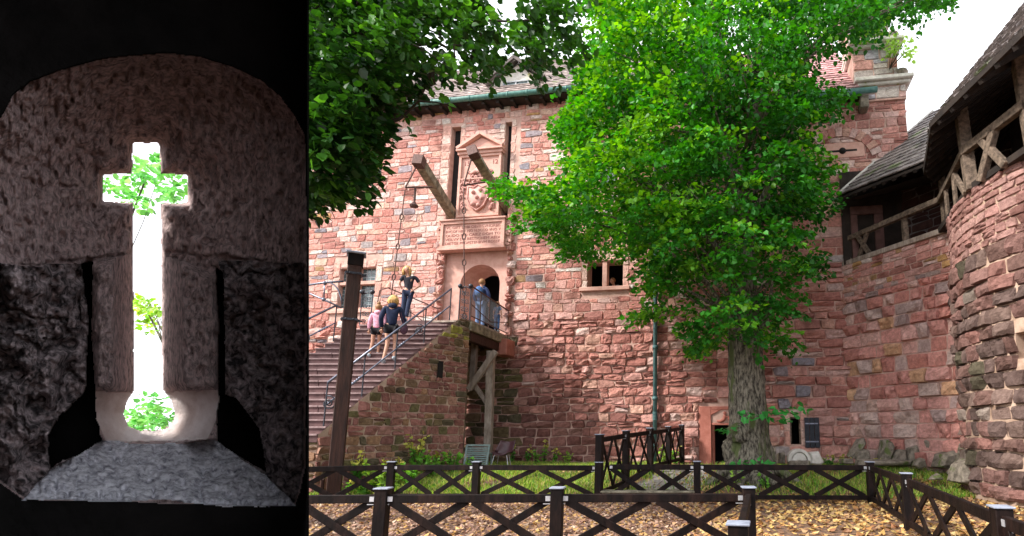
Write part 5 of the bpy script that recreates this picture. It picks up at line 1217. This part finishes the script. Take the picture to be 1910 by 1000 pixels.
# stacked chairs under the bridge
c = PY(890, 864, 16.9); c.z = gz(c.x, c.y); o = empty('garden_chair', c, 'grey green plastic slatted chair tipped against the pier', 'chair')
mb = MB()
for k in range(9): z = c.z + .12 + k * .062; mb.beam((c.x - .33, c.y - .12 + k * .02, z), (c.x + .30, c.y - .12 + k * .02, z), .02, .04)
mb.build('slatted_back', M['plasticgrey'], o)
mb = MB()
for sx in (-.35, .32): mb.beam((c.x + sx, c.y - .16, c.z), (c.x + sx * 1.05, c.y + .06, c.z + .72), .06, .05)
mb.beam((c.x - .36, c.y + .05, c.z + .7), (c.x + .33, c.y + .05, c.z + .7), .04, .06); mb.build('frame', M['plasticgrey'], o, bevel=.01)
for sx, sy in ((-.3, .15), (.28, .15), (-.3, .5), (.28, .5)): mb = MB(); mb.beam((c.x + sx, c.y + sy, c.z), (c.x + sx, c.y + sy - .05, c.z + .42), .045, .045); mb.build('leg', M['plasticgrey'], o)
mb = MB(); mb.box((c.x, c.y + .3, c.z + .43), (.62, .45, .04)); mb.build('seat', M['plasticgrey'], o, bevel=.01)
c = PY(936, 862, 17.3); c.z = gz(c.x, c.y); o = empty('shell_chair', c, 'maroon plastic shell chair with metal legs, right of the grey chair', 'chair')
mb = MB(); nu, nv = 12, 10; V = []
for j in range(nv):
    v = j / (nv - 1)
    for i in range(nu):
        u = i / (nu - 1) * 2 - 1; w_ = .30 * (1 - .35 * max(0, v - .55) ** 1.3 * 2) * (1 - .12 * (1 - v)); y = -.25 + .42 * min(v / .5, 1) + .14 * max(0, v - .5); z = .38 + (.02 if v < .5 else (v - .5) * .85) + .10 * u * u * (1 if v < .5 else .4)
        V.append((c.x + u * w_ + .25 * max(0, v - .5), c.y + y - (.1 * u * u if v > .5 else 0), c.z + z))
mb.raw(V, [(j * nu + i, j * nu + i + 1, (j + 1) * nu + i + 1, (j + 1) * nu + i) for j in range(nv - 1) for i in range(nu - 1)]); s_o = mb.build('seat_shell', M['maroon'], o, smooth=True); s_o.modifiers.new('so', 'SOLIDIFY').thickness = .02
for sx, sy in ((-.24, -.2), (.24, -.2), (-.2, .2), (.2, .2)): mb = MB(); mb.tube([(c.x + sx * .8, c.y + sy * .8, c.z + .4), (c.x + sx * 1.15, c.y + sy * 1.2, c.z)], .014, 6); mb.build('leg', M['galv'], o)

# ============================================================ PEOPLE
def skin(nodes, edges, root=0, sub=2):
    """nodes: list of (pos, rx, ry); returns verts, faces of a continuous skinned surface"""
    me = bpy.data.meshes.new('t'); me.from_pydata([tuple(n[0]) for n in nodes], edges, []); o = bpy.data.objects.new('t', me); COL.objects.link(o)
    o.modifiers.new('s', 'SKIN').use_smooth_shade = True
    if not me.skin_vertices:
        bpy.context.view_layer.objects.active = o; o.select_set(True); bpy.ops.mesh.customdata_skin_add()
    for i, n in enumerate(nodes): sv_ = me.skin_vertices[0].data[i]; sv_.radius = (n[1], n[2]); sv_.use_root = (i == root)
    m = o.modifiers.new('b', 'SUBSURF'); m.levels = sub; m.render_levels = sub
    bpy.context.view_layer.update(); ev = o.evaluated_get(bpy.context.evaluated_depsgraph_get()); em = ev.to_mesh()
    V = np.array([tuple(v.co) for v in em.vertices]); F = [tuple(p.vertices) for p in em.polygons]; ev.to_mesh_clear(); bpy.data.objects.remove(o); bpy.data.meshes.remove(me)
    return V, F
M['skin'] = plain('skin', (.55, .30, .21), .5, 1.08)
M['navy'] = plain('navy_cloth', (.012, .02, .055)); M['denim'] = plain('blue_jeans', (.13, .20, .36)); M['darkjeans'] = plain('dark_jeans', (.025, .035, .075)); M['tee'] = plain('charcoal_tee', (.022, .022, .032))
M['pinkc'] = plain('pink_cloth', (.75, .38, .50)); M['black'] = plain('black_cloth', (.008, .008, .012)); M['blonde'] = plain('blonde_hair', (.55, .33, .12), .45); M['brownhair'] = plain('light_brown_hair', (.28, .14, .06), .5)
M['bluepack'] = plain('blue_backpack_cloth', (.06, .13, .30)); M['shoe'] = plain('shoe', (.35, .40, .45)); M['bag'] = plain('plum_handbag', (.10, .05, .08)); M['cyan'] = plain('cyan_trim', (.05, .45, .6)); M['greyc'] = plain('grey_blue_cloth', (.16, .22, .34)); M['eye'] = plain('eye', (.02, .015, .012)); M['lip'] = plain('lip', (.42, .12, .10))
def person(label, foot, H, face, J, top, bottom, hair, hairlen=.12, shorts=False, sleeves='short', shoes='shoe', lean=0, hood=False, group=None, sink=0):
    """face: heading in radians (0 = looking away from the camera, +Y); J: joint overrides in body units"""
    o = empty('person', tuple(foot), label, 'person', group)
    D = dict(pel=(0, 0, .52), wai=(0, 0, .60), che=(0, -.005, .72), nec=(0, 0, .825), hed=(0, .01, .90), cro=(0, .01, .955), shL=(-.095, 0, .80), shR=(.095, 0, .80), elL=(-.13, -.01, .64), elR=(.13, -.01, .64), haL=(-.14, .03, .50), haR=(.14, .03, .50), hiL=(-.05, 0, .50), hiR=(.05, 0, .50), knL=(-.055, .01, .28), knR=(.055, .01, .28), anL=(-.055, 0, .045), anR=(.055, 0, .045)); D.update(J)
    Rz = Matrix.Rotation(-face, 3, 'Z'); f = Vector(foot)
    def W(p): return f + Rz @ (Vector(p) * H)
    def toe(a): return (a[0] * 1.08, a[1] + .085, a[2] - .032)
    K = ['pel', 'wai', 'che', 'nec', 'hed', 'cro', 'shL', 'elL', 'haL', 'shR', 'elR', 'haR', 'hiL', 'knL', 'anL', 'toL', 'hiR', 'knR', 'anR', 'toR']
    D['toL'] = toe(D['anL']); D['toR'] = toe(D['anR'])
    rad = dict(pel=(.066, .05), wai=(.055, .042), che=(.072, .048), nec=(.027, .027), hed=(.043, .05), cro=(.036, .042), sh=(.03, .03), el=(.021, .021), ha=(.0125, .0135), hi=(.046, .046), kn=(.03, .03), an=(.02, .022), to=(.018, .013))
    E = [('pel', 'wai'), ('wai', 'che'), ('che', 'nec'), ('nec', 'hed'), ('hed', 'cro'), ('che', 'shL'), ('shL', 'elL'), ('elL', 'haL'), ('che', 'shR'), ('shR', 'elR'), ('elR', 'haR'), ('pel', 'hiL'), ('hiL', 'knL'), ('knL', 'anL'), ('anL', 'toL'), ('pel', 'hiR'), ('hiR', 'knR'), ('knR', 'anR'), ('anR', 'toR')]
    g = lambda k: rad.get(k) or rad[k[:2]]
    nodes = [(W(D[k]), g(k)[0] * H, g(k)[1] * H) for k in K]; V, F = skin(nodes, [(K.index(a), K.index(b)) for a, b in E])
    mb = MB(); mb.raw(V, F)
    fw = Rz @ Vector((0, 1, 0)); rt_ = Rz @ Vector((1, 0, 0)); hd = W(D['hed']); upv = Vector((0, 0, 1))
    mb.ball(hd + upv * .012 * H, .056 * H, 14, 10, (.9, .98, 1.22)); mb.ball(hd + fw * .058 * H - upv * .002 * H, .010 * H, 6, 5, (1, 1, 1.4))   # head and nose
    for s in (-1, 1): mb.ball(hd + rt_ * .052 * H * s, .013 * H, 6, 5, (.6, .8, 1.4))                       # ears
    for e, h_ in (('elL', 'haL'), ('elR', 'haR')):         # palms, four fingers and thumb each
        a, b = W(D[e]), W(D[h_]); d = (b - a).normalized(); x = d.cross(upv if abs(d.z) < .9 else fw).normalized(); y = d.cross(x)
        mb.ball(b + d * .022 * H, .018 * H, 8, 6)
        for k in range(4):
            q = b + d * .034 * H + x * (k - 1.5) * .010 * H; ln = (.034, .042, .038, .028)[k] * H; mb.tube([q, q + d * ln * .55 + y * .003 * H, q + d * ln * .85 + y * .014 * H], [.0052 * H, .0048 * H, .0035 * H], 5)
        mb.tube([b + d * .012 * H - x * .014 * H, b + d * .028 * H - x * .028 * H, b + d * .042 * H - x * .028 * H + y * .006 * H], [.006 * H, .0055 * H, .004 * H], 5)
    bo = mb.build('body', M['skin'], o, smooth=True)
    for s in (-1, 1): mb = MB(); mb.ball(hd + fw * .050 * H + rt_ * .02 * H * s + upv * .012 * H, .006 * H, 6, 4); mb.build('eye', M['eye'], bo)
    mb = MB(); mb.ball(hd + fw * .050 * H - upv * .026 * H, .013 * H, 8, 5, (1, .5, .35)); mb.build('mouth', M['lip'], bo)
    # clothes: same skeleton, slightly larger, cut at the hems
    def part(name, ks, es, gr, m, cuts={}):
        n2 = []; 
        for k in ks:
            p = W(D[k]) if k in D else W(cuts[k][0]); r = g(k) if k in D else cuts[k][1]; n2.append((p, r[0] * H + gr * H, r[1] * H + gr * H))
        V, F = skin(n2, [(ks.index(a), ks.index(b)) for a, b in es]); q = MB(); q.raw(V, F); return q.build(name, m, o, smooth=True)
    L = lambda a, b, t: tuple(D[a][i] * (1 - t) + D[b][i] * t for i in range(3))
    cu = dict(cL=(L('shL', 'elL', .75), (.026, .026)), cR=(L('shR', 'elR', .75), (.026, .026)), wL=(L('elL', 'haL', .88), (.016, .016)), wR=(L('elR', 'haR', .88), (.016, .016)), sL=(L('hiL', 'knL', .5), (.048, .048)), sR=(L('hiR', 'knR', .5), (.048, .048)), hem=((D['pel'][0], D['pel'][1], D['pel'][2] + .02), (.066, .05)), bL=(L('knL', 'anL', .93), (.026, .026)), bR=(L('knR', 'anR', .93), (.026, .026)), nk=(L('che', 'nec', .75), (.036, .032)))
    if sleeves == 'short': part('top', ['wai', 'hem', 'che', 'nk', 'shL', 'cL', 'shR', 'cR'], [('wai', 'hem'), ('wai', 'che'), ('che', 'nk'), ('che', 'shL'), ('shL', 'cL'), ('che', 'shR'), ('shR', 'cR')], .008, top, cu)
    else: part('jacket', ['wai', 'hem', 'che', 'nk', 'shL', 'elL', 'wL', 'shR', 'elR', 'wR'], [('wai', 'hem'), ('wai', 'che'), ('che', 'nk'), ('che', 'shL'), ('shL', 'elL'), ('elL', 'wL'), ('che', 'shR'), ('shR', 'elR'), ('elR', 'wR')], .015, top, cu)
    if hood: mb = MB(); mb.ball(W(D['nec']) - fw * .04 * H, .06 * H, 12, 8, (1.05, .7, .7)); mb.build('hood', top, o, smooth=True)
    if shorts: part('shorts', ['pel', 'hiL', 'sL', 'hiR', 'sR'], [('pel', 'hiL'), ('hiL', 'sL'), ('pel', 'hiR'), ('hiR', 'sR')], .012, bottom, cu)
    else: part('trousers', ['pel', 'hiL', 'knL', 'bL', 'hiR', 'knR', 'bR'], [('pel', 'hiL'), ('hiL', 'knL'), ('knL', 'bL'), ('pel', 'hiR'), ('hiR', 'knR'), ('knR', 'bR')], .009, bottom, cu)
    for a in ('anL', 'anR'):
        p = W(D[a]); q = W(toe(D[a])); mb = MB(); mb.tube([p - fw * .02 * H - upv * .012 * H, p.lerp(q, .5) - upv * .006 * H, q - upv * .004 * H], [.026 * H, .028 * H, .018 * H], 10); mb.ball(p - fw * .015 * H - upv * .01 * H, .027 * H, 8, 6); mb.build('shoe', M[shoes], o, smooth=True)
    mb = MB(); hc = hd + upv * .028 * H - fw * .012 * H; mb.ball(hc, .060 * H, 14, 10, (1.0, 1.0, 1.05))
    nl = 34 if hairlen > .06 else 0
    for k in range(nl):
        a = R(95 + 350 * 0 + (k / nl) * 350 - 5); a = math.pi * (.5 + .0) + (k / (nl - 1) - .5) * 2 * 2.25 + math.pi
        s0 = hc + (rt_ * math.cos(a) + fw * math.sin(a)) * .045 * H + upv * .02 * H; s1 = hc + (rt_ * math.cos(a) + fw * math.sin(a)) * .066 * H - upv * .03 * H
        e_ = hc + (rt_ * math.cos(a) + fw * math.sin(a)) * .058 * H - upv * hairlen * H * random.uniform(.7, 1.15) + rt_ * random.uniform(-.012, .012) * H; mb.tube([s0, s1, e_], [.016 * H, .014 * H, .004 * H], 5)
    mb.build('hair', hair, o, smooth=True)
    return o, W, D, fw, rt_, H
wy = 17.05; p = PY(757, 601, wy); p.z = ZL
hW = PY(754, 495, wy).z - ZL
person('woman with long blonde hair in dark t-shirt and jeans, standing on the landing', (p.x, p.y, ZL), hW, math.pi - .35, dict(elR=(.15, .0, .66), haR=(.10, -.02, .56), shR=(.095, 0, .795), elL=(-.19, -.0, .66), haL=(-.08, .05, .55), che=(.015, -.01, .72), nec=(.03, -.01, .825), hed=(.045, .005, .90), cro=(.05, .0, .955), knL=(-.02, .03, .28), anL=(.0, .02, .045)), M['tee'], M['darkjeans'], M['blonde'], .12)
wy = 15.3; a = PY(718, 676, wy); hh = PY(735, 549, wy).z - a.z
zs = ZL - .86 * ((T_R.y - wy) / .93)
o, W, D, fw, rt_, H = person('woman in navy hooded jacket and black shorts, climbing the stairs', (a.x + .1, wy, a.z), hh, -.35, dict(knR=(.06, .04, .30), anR=(.07, -.02, .075), knL=(-.03, .0, .28), anL=(-.06, -.05, .03), elR=(.15, .03, .64), haR=(.17, .10, .56), elL=(-.14, -.02, .64), haL=(-.13, .06, .49)), M['navy'], M['black'], M['blonde'], .085, True, 'long', hood=True)
mb = MB(); bc = W((.165, .02, .50)); mb.ball(bc, .062 * H, 12, 8, (.8, 1.1, 1.35)); bg_ = mb.build('handbag', M['bag'], o, smooth=True); mb = MB(); mb.tube([bc + Vector((0, 0, .07 * H)), W((.12, -.03, .7)), W((.10, 0, .83)), W((.12, .05, .7)), bc + Vector((0, .02, .07 * H))], .006 * H, 5); mb.build('strap', M['bag'], bg_)
wy = 15.6; a = PY(700, 667, wy); hh = PY(706, 566, wy).z - a.z
o, W, D, fw, rt_, H = person('girl with hair bun in pink top and dark shorts, climbing beside the woman in navy', (a.x - .02, wy, a.z), hh, -.2, dict(knL=(-.055, .0, .28), anL=(-.08, -.04, .05), knR=(.04, .04, .30), anR=(.04, .02, .08)), M['pinkc'], M['black'], M['brownhair'], .04, True, 'long', hood=True)
mb = MB(); mb.ball(W((0, -.01, 1.0)), .032 * H, 8, 6); mb.build('hair_bun', M['brownhair'], o, smooth=True)
wy = 18.6; a = PY(894, 617, wy); hh = (PY(892, 519, wy).z - ZL)
o, W, D, fw, rt_, H = person('man in blue with backpack walking away into the arched door', (a.x, wy, ZL), hh, .1, dict(elL=(-.14, .0, .65), haL=(-.11, .05, .54), elR=(.15, .0, .65), haR=(.14, .04, .52)), plain('blue_shirt', (.03, .05, .14)), M['denim'], M['brownhair'], .0, False, 'long')
mb = MB(); bc = W((-.01, -.085, .72)); mb.ball(bc, .085 * H, 12, 10, (.95, .6, 1.25)); mb.ball(W((-.01, -.13, .67)), .055 * H, 10, 8, (1, .5, .9)); bp = mb.build('backpack', M['bluepack'], o, smooth=True)
for s in (-.055, .055): mb = MB(); mb.tube([W((s, -.06, .81)), W((s, .0, .845)), W((s, .055, .78)), W((s * 1.2, .03, .66)), W((s, -.07, .63))], .009 * H, 6); mb.build('shoulder_strap', M['bluepack'], bp)
wy = 18.9; a = PY(926, 617, wy)
person('child in light blue, at the right jamb of the arched door', (a.x, wy, ZL), 1.12, .2, dict(), M['greyc'], M['bluepack'], M['brownhair'], .06, False, 'short')
h = H_winR; sp_ = WP(1140, 520)[0]; b = wpt(sp_, h[2] - 1.18, -.75)
person('person in grey blue top at the open mullioned window', tuple(b), 1.72, math.pi + .9, dict(elR=(.17, .03, .68), haR=(.16, .14, .70), elL=(-.15, .05, .68), haL=(-.09, .17, .70), che=(0, .03, .72), nec=(0, .07, .82), hed=(0, .10, .89), cro=(0, .11, .945)), M['greyc'], M['darkjeans'], M['brownhair'], .03)

# ============================================================ DARK CHAMBER WALL WITH CROSS SLIT
cdir = ray(288, 560); KN = Vector((-cdir.x, -cdir.y, 0)).normalized(); KX = Vector((-KN.y, KN.x, 0)); KD = 2.6; KO = EYE - KN * KD
def Kp(px, py, d):      # vectorised: point on the sight line of a traced outline point, d metres behind the wall face
    px = np.asarray(px, float); py = np.asarray(py, float); u = (px - PCX) / FPX; v = (PCY - py) / FPX
    D = np.stack([u, CP - v * SP + 0 * u, SP + v * CP + 0 * u], -1); t = (KD + np.asarray(d)) / (-(D @ np.array(KN))); return np.array(EYE) + D * t[..., None]
ST = 2.0
gx = np.arange(-62, 577.6, ST); gx[-1] = 576.4; gy = np.arange(-50, 1051, ST); GX, GY = np.meshgrid(gx, gy); ny_, nx_ = GX.shape
def poly_sd(poly, X, Y):
    poly = np.array(poly, float); A = poly; B = np.roll(poly, -1, 0); ins = np.zeros(X.shape, bool); dm = np.full(X.shape, 1e9)
    for a, b in zip(A, B):
        ab = b - a; t = np.clip(((X - a[0]) * ab[0] + (Y - a[1]) * ab[1]) / (ab @ ab), 0, 1); dm = np.minimum(dm, np.hypot(a[0] + t * ab[0] - X, a[1] + t * ab[1] - Y))
        if a[1] != b[1]: c = ((a[1] > Y) != (b[1] > Y)) & (X < (b[0] - a[0]) * (Y - a[1]) / (b[1] - a[1]) + a[0]); ins ^= c
    return np.where(ins, dm, -dm)
r2 = np.random.default_rng(5)
def fbm(c0, oct=4, g=.55):
    o_ = 0; amp = 1; tot = 0
    for k in range(oct): o_ = o_ + amp * cube_noise(ny_, nx_, (int(c0 * 1.7 * 2 ** k), int(c0 * 2 ** k)), r2); tot += amp; amp *= g
    return o_ / tot - .5
N1, N2, N3 = fbm(5), fbm(16), fbm(40, 3)
jx = N2 * 7; jy = N1 * 10 + N2 * 5
OUT = [(-70, 250), (0, 222), (22, 178), (60, 152), (110, 130), (180, 112), (250, 103), (310, 100), (370, 105), (430, 122), (485, 148), (525, 182), (550, 215), (568, 250), (572, 420), (570, 700), (568, 880), (552, 941), (300, 938), (42, 930), (0, 900), (-70, 880)]
d_out = poly_sd(OUT, GX + jx, GY + jy * .6)
SL = [(249, 268), (296, 268), (299, 325), (348, 327), (348, 377), (300, 379), (302, 725), (318, 745), (326, 772), (318, 795), (300, 803), (262, 803), (240, 795), (231, 772), (238, 748), (251, 728), (249, 378), (193, 375), (193, 327), (247, 325)]
d_sl = poly_sd(SL, GX + N3 * 3, GY + N3 * 3)
hole = d_sl > 0
def cube_smooth(a):
    for _ in range(6): a = (a + np.roll(a, 1, 0) + np.roll(a, -1, 0) + np.roll(a, 1, 1) + np.roll(a, -1, 1)) / 5
    return a
CROSS = [(249, 268), (296, 268), (299, 325), (348, 327), (348, 377), (300, 379), (300, 480), (251, 480), (249, 378), (193, 375), (193, 327), (247, 325)]
dcs = -np.minimum(poly_sd(CROSS, GX, GY), 0)
t = np.clip(d_out, 0, None) / (np.clip(d_out, 0, None) + dcs * 1.0 + 6)
hood_d = .05 + .70 * t ** .85
# curved bowl: extra rounding of the hood
depth = np.where(d_out > 0, hood_d, 0.0); reg = np.where(d_out > 0, 1, 0)        # 0 face 1 hood 2 rubble 3 jamb 4 bowl 5 sill 6 hollow
SMB = lambda x, a, b: np.clip((x - a) / (b - a), 0, 1)
Xw, Yw = GX + N2 * 10 + N1 * 12, GY + N2 * 12 + N1 * 22
rub = (d_out > 4) & (Yw > 488) & ((Xw < 172) | (Xw > 408)); rd = .10 + .42 * SMB(np.minimum(np.abs(Xw - 20), np.abs(Xw - 560)), 0, 200) + N1 * .30 + N2 * .12
joint = np.abs(N1 + .06 * np.sin(GY / 38)) < .02
depth = np.where(rub, np.clip(rd + joint * .05, .03, .62), depth); reg = np.where(rub, 2, reg)
def region(poly, k, dval, mg=0, nx=GX, ny=GY):
    global depth, reg
    s = poly_sd(poly, nx, ny); m_ = s > mg; depth = np.where(m_, dval(s) if callable(dval) else dval, depth); reg = np.where(m_, k, reg); return s
Xj, Yj = GX + N3 * 5, GY + N3 * 6
region([(150, 492), (172, 486), (176, 720), (186, 812), (192, 824), (92, 872), (88, 815), (112, 775), (160, 728), (166, 600)], 6, .80, 0, Xj, Yj)
region([(404, 500), (416, 508), (420, 735), (440, 742), (484, 800), (496, 880), (404, 826), (408, 740)], 6, .80, 0, Xj, Yj)
jb = lambda s: .54 - .10 * np.clip(s / 14, 0, 1) ** .5 + .22 * np.clip((28 - np.abs(GX - 275) + 14) / 40, 0, 1)
region([(172, 494), (210, 480), (252, 474), (252, 733), (176, 730), (170, 610)], 3, jb, 0, Xj, Yj)
region([(300, 478), (345, 488), (402, 512), (408, 600), (406, 728), (300, 734), (302, 600)], 3, jb, 0, Xj, Yj)
cxb, cyb = 290, 760; rb = np.hypot((GX - 281) / 118, (GY - 765) / 66)
region([(176, 728), (252, 732), (302, 732), (406, 726), (410, 745), (402, 790), (385, 820), (198, 824), (178, 780)], 4, lambda s: .40 + .42 * np.clip(1.05 - rb, 0, 1) ** .8, 0, Xj, Yj)
region([(40, 932), (92, 876), (190, 820), (240, 826), (345, 826), (398, 818), (492, 884), (552, 944), (420, 944), (300, 930), (200, 936), (110, 930)], 5, lambda s: .50 - .44 * np.clip((GY - 822) / 112, 0, 1) + .02 * N1, 0, Xj, GY + N2 * 8)
block_line = np.abs(GY - (470 + (272 - GX) * .12 * (GX < 272) - (GX - 300) * -.10 * (GX > 300)) + N2 * 10)
depth = depth + np.where((reg == 1), np.clip(.035 - block_line * .006, 0, .035), 0)
nz = np.select([reg == 1, reg == 2, reg == 3, reg == 4, reg == 5, reg == 0], [N2 * .06 + N3 * .045, N2 * .16 + N3 * .08, N3 * .045, N3 * .006, N2 * .07 + N3 * .035, N2 * .02], 0)
# vertical tooling on hood and jambs
tool = cube_noise(ny_, nx_, (88, 88), r2); tool2 = cube_noise(ny_, nx_, (70, 100), r2); pit = np.clip(tool - .55, 0, 1) * 1.2 + np.clip(.4 - tool2, 0, 1) * .8; nz = nz + np.where(reg == 1, pit * .08, np.where(reg == 3, pit * .07, np.where(reg == 5, pit * .06, 0)))
depth = np.where(d_out > -3, depth + nz, nz * .6)
dd_ = np.clip(-d_sl, 0, None); cham = .80 - dd_ * np.where(reg == 4, .0032, .0085); depth = np.where((reg == 1) | (reg == 3) | (reg == 4), np.maximum(depth, cham + nz * .3), depth)
depth = np.where(hole, .80, depth)
VV = Kp(GX, GY, depth); sw_ = empty('slit_wall', tuple(Vector(Kp(288., 560., .2)) - Vector((0, 0, 1.6))), 'dark thick stone chamber wall pierced by a cross shaped arrow slit with round foot', 'wall')
ID = np.arange(ny_ * nx_).reshape(ny_, nx_); q = np.stack([ID[:-1, :-1], ID[1:, :-1], ID[1:, 1:], ID[:-1, 1:]], -1)
hc = (hole[:-1, :-1].astype(int) + hole[1:, :-1] + hole[1:, 1:] + hole[:-1, 1:]) >= 2
rc = reg[:-1, :-1]; VF = VV.reshape(-1, 3)
def sub(name, m_, sel):
    F = q[sel & ~hc]; u, inv = np.unique(F.ravel(), return_inverse=True); return arr_obj(name, VF[u], inv.reshape(-1, 4), m_, sw_, None, True)
sub('wall_face', M['shadeblack'], rc == 0); sub('arched_hood', M['slit'], rc == 1); sub('rubble_cheek', M['slitrock'], rc == 2); sub('slit_jambs', M['slit'], rc == 3); sub('round_foot', mat('smooth_foot_stone', (.50, .40, .38), (.78, .72, .72), ns=6, bump=.5, bs=50), rc == 4); sub('sloping_sill', M['sill'], rc == 5); sub('hollow_joint', M['shadeblack'], rc == 6)  # black face and hollows hold shade, pale round foot holds glow, in their colours
# pale flared reveal, shaped to let more light in, and outer masonry around it
BX0, BX1, BY0, BY1 = 165, 385, 235, 850; cxh, cyh = 275, 540; TH = .815
edges = {}
for F in q[hc].reshape(-1, 4):
    for a, b in ((F[0], F[1]), (F[1], F[2]), (F[2], F[3]), (F[3], F[0])):
        if (b, a) in edges: del edges[(b, a)]
        else: edges[(a, b)] = 1
E_ = list(edges); gfx, gfy = GX.ravel(), GY.ravel()
gy_, gx_ = np.gradient(cube_smooth(d_sl), ST); gn_ = np.hypot(gx_, gy_) + 1e-6; ogx, ogy = (-gx_ / gn_).ravel(), (-gy_ / gn_).ravel()
def back(i): return (gfx[i] + ogx[i] * 26, gfy[i] + ogy[i] * 26)
mb = MB()
for a, b in E_:
    pa, pb = back(a), back(b); B2 = Kp(np.array([pa[0], pb[0]]), np.array([pa[1], pb[1]]), np.array([TH, TH])); mb.raw([VF[a], VF[b], B2[1], B2[0]], [(0, 1, 2, 3)])
mb.build('slit_reveal', mat('pale_reveal_stone', (.42, .33, .30), (.55, .46, .43), ns=8, bump=.5), sw_)
# outer plate round the opening and thick outer slabs further out
mb = MB(); g6x = np.arange(100, 460, 6.); g6y = np.arange(180, 880, 6.); QX, QY = np.meshgrid(g6x, g6y); qs = poly_sd(SL, QX, QY); QV = Kp(QX, QY, TH).reshape(-1, 3); QI = np.arange(QX.size).reshape(QX.shape)
qk = (qs[:-1, :-1] < -18) & (qs[1:, 1:] < -18) & (qs[1:, :-1] < -18) & (qs[:-1, 1:] < -18); QF = np.stack([QI[:-1, :-1], QI[:-1, 1:], QI[1:, 1:], QI[1:, :-1]], -1)[qk]
mb.raw(QV, QF.tolist())
def slab(x0, x1, y0, y1, d0=TH, d1=TH + .015):
    P = [Kp(x, y, d) for d in (d0, d1) for x, y in ((x0, y0), (x1, y0), (x1, y1), (x0, y1))]; mb.hexa([tuple(p) for p in P])
slab(-62, 103, -50, 1200); slab(451, 574, -50, 1200); slab(103, 451, -50, 183); slab(103, 451, 870, 1200)
# end of the wall beside the yard, and above
P = [Kp(576.4, y, d) for y, d in ((-50, 0), (1050, 0))]
mb.hexa([tuple(Kp(x, y, d)) for x, y, d in ((574.5, 1200, TH), (574.5, 1200, .012), (572, 1200, .012), (560, 1200, TH), (574.5, -50, TH), (574.5, -50, .012), (572, -50, .012), (560, -50, TH))])
mb.hexa([tuple(Kp(x, y, d)) for x, y, d in ((-62, -48, 0.0), (574, -48, 0.0), (574, -48, TH + .1), (-62, -48, TH + .1), (-62, -140, 0.0), (574, -140, 0.0), (574, -140, TH + .1), (-62, -140, TH + .1))])
mb.build('wall_core', M['slitrock'], sw_)
# added chamber of ceiling and walls, blocking and shaping light on the slit wall
ch = empty('added_shade_chamber', (-1.5, .2, 0), 'added light-blocking chamber round the near side of the slit wall', 'chamber')
mb = MB(); zc_ = Kp(288., -50., 0.)[2]
TLp, TRp = Vector(Kp(-62., 0., 0.)), Vector(Kp(574., 0., 0.)); 
L0 = TLp - KX * .0; L1 = L0 + KN * 5.5; 
if (TRp - TLp).dot(KX) < 0: KX = -KX
rr0 = TRp + Vector((0, 0, 0)); uR = Vector((TRp.x, TRp.y, 0)).normalized(); rnear = Vector((0, 0, 0)) + uR * .25 - Vector((uR.y, -uR.x, 0)) * .02
quad = lambda a, b, z0, z1, th: mb.beam(Vector((a.x, a.y, (z0 + z1) / 2)), Vector((b.x, b.y, (z0 + z1) / 2)), th, z1 - z0)
back_a = rnear - KN * -2.2 + KX * -.1; back_b = L0 + KN * 4.8
ztop = 3.6
NEAR = 2.0; bk0, bk1 = Vector((-1.3, -.9, 0)), Vector((-1.2, -.9, 0)); cl_ = L0 + KN * 3.6 - KX * .2
quad(L0 - KN * .86 - KX * .1, L0 + KN * 3.6 - KX * .1, -.1, ztop, .2)
quad(cl_, cl_.lerp(bk0, .45), -.1, ztop, .2)
fa_ = [Vector(Kp(576.3, 900., .0)), Vector(Kp(573., 900., .0))]; ne_ = [Vector((p.x, p.y, 0)).normalized() * .28 for p in fa_]
P4 = [Vector((fa_[0].x, fa_[0].y, 0)), Vector((fa_[1].x, fa_[1].y, 0)), ne_[1], ne_[0]]
lean = Vector(Kp(576.3, -50., .0)) - Vector(Kp(576.3, 900., .0)); 
def radial(px, dist, z):      # point of the leaning sight plane of the wall's edge, at a distance and height
    a, b = ray(px, 0), ray(px, 1000); n_ = a.cross(b).normalized(); q_ = Vector((fa_[0].x, fa_[0].y, 0)).normalized() * dist; x = -(n_.y * q_.y + n_.z * (z - CH)) / n_.x; return Vector((x, q_.y, z))
D_ = Vector((fa_[0].x, fa_[0].y, 0)).length
mb.hexa([radial(576.3, D_, 0), radial(572.5, D_, 0), radial(572.5, NEAR, 0), radial(576.3, NEAR, 0), radial(576.3, D_, ztop), radial(572.5, D_, ztop), radial(572.5, NEAR, ztop), radial(576.3, NEAR, ztop)])  # thin partition added edge-on to screen the slit wall from yard light
mb.build('shade_chamber_wall', M['shadeblack'], ch)
mb = MB(); cp = [L0 - KX * .2 - KN * .86, Vector((TRp.x, TRp.y, 0)) - KX * .03 - KN * .0, Vector((ne_[0].x, ne_[0].y, 0)), bk0, cl_]
mb.raw([(p.x, p.y, ztop) for p in cp] + [(p.x, p.y, ztop + .25) for p in cp], [(4, 3, 2, 1, 0), (5, 6, 7, 8, 9)] + [(i, (i + 1) % 5, (i + 1) % 5 + 5, i + 5) for i in range(5)])
mb.build('shade_chamber_ceiling', M['shadeblack'], ch)
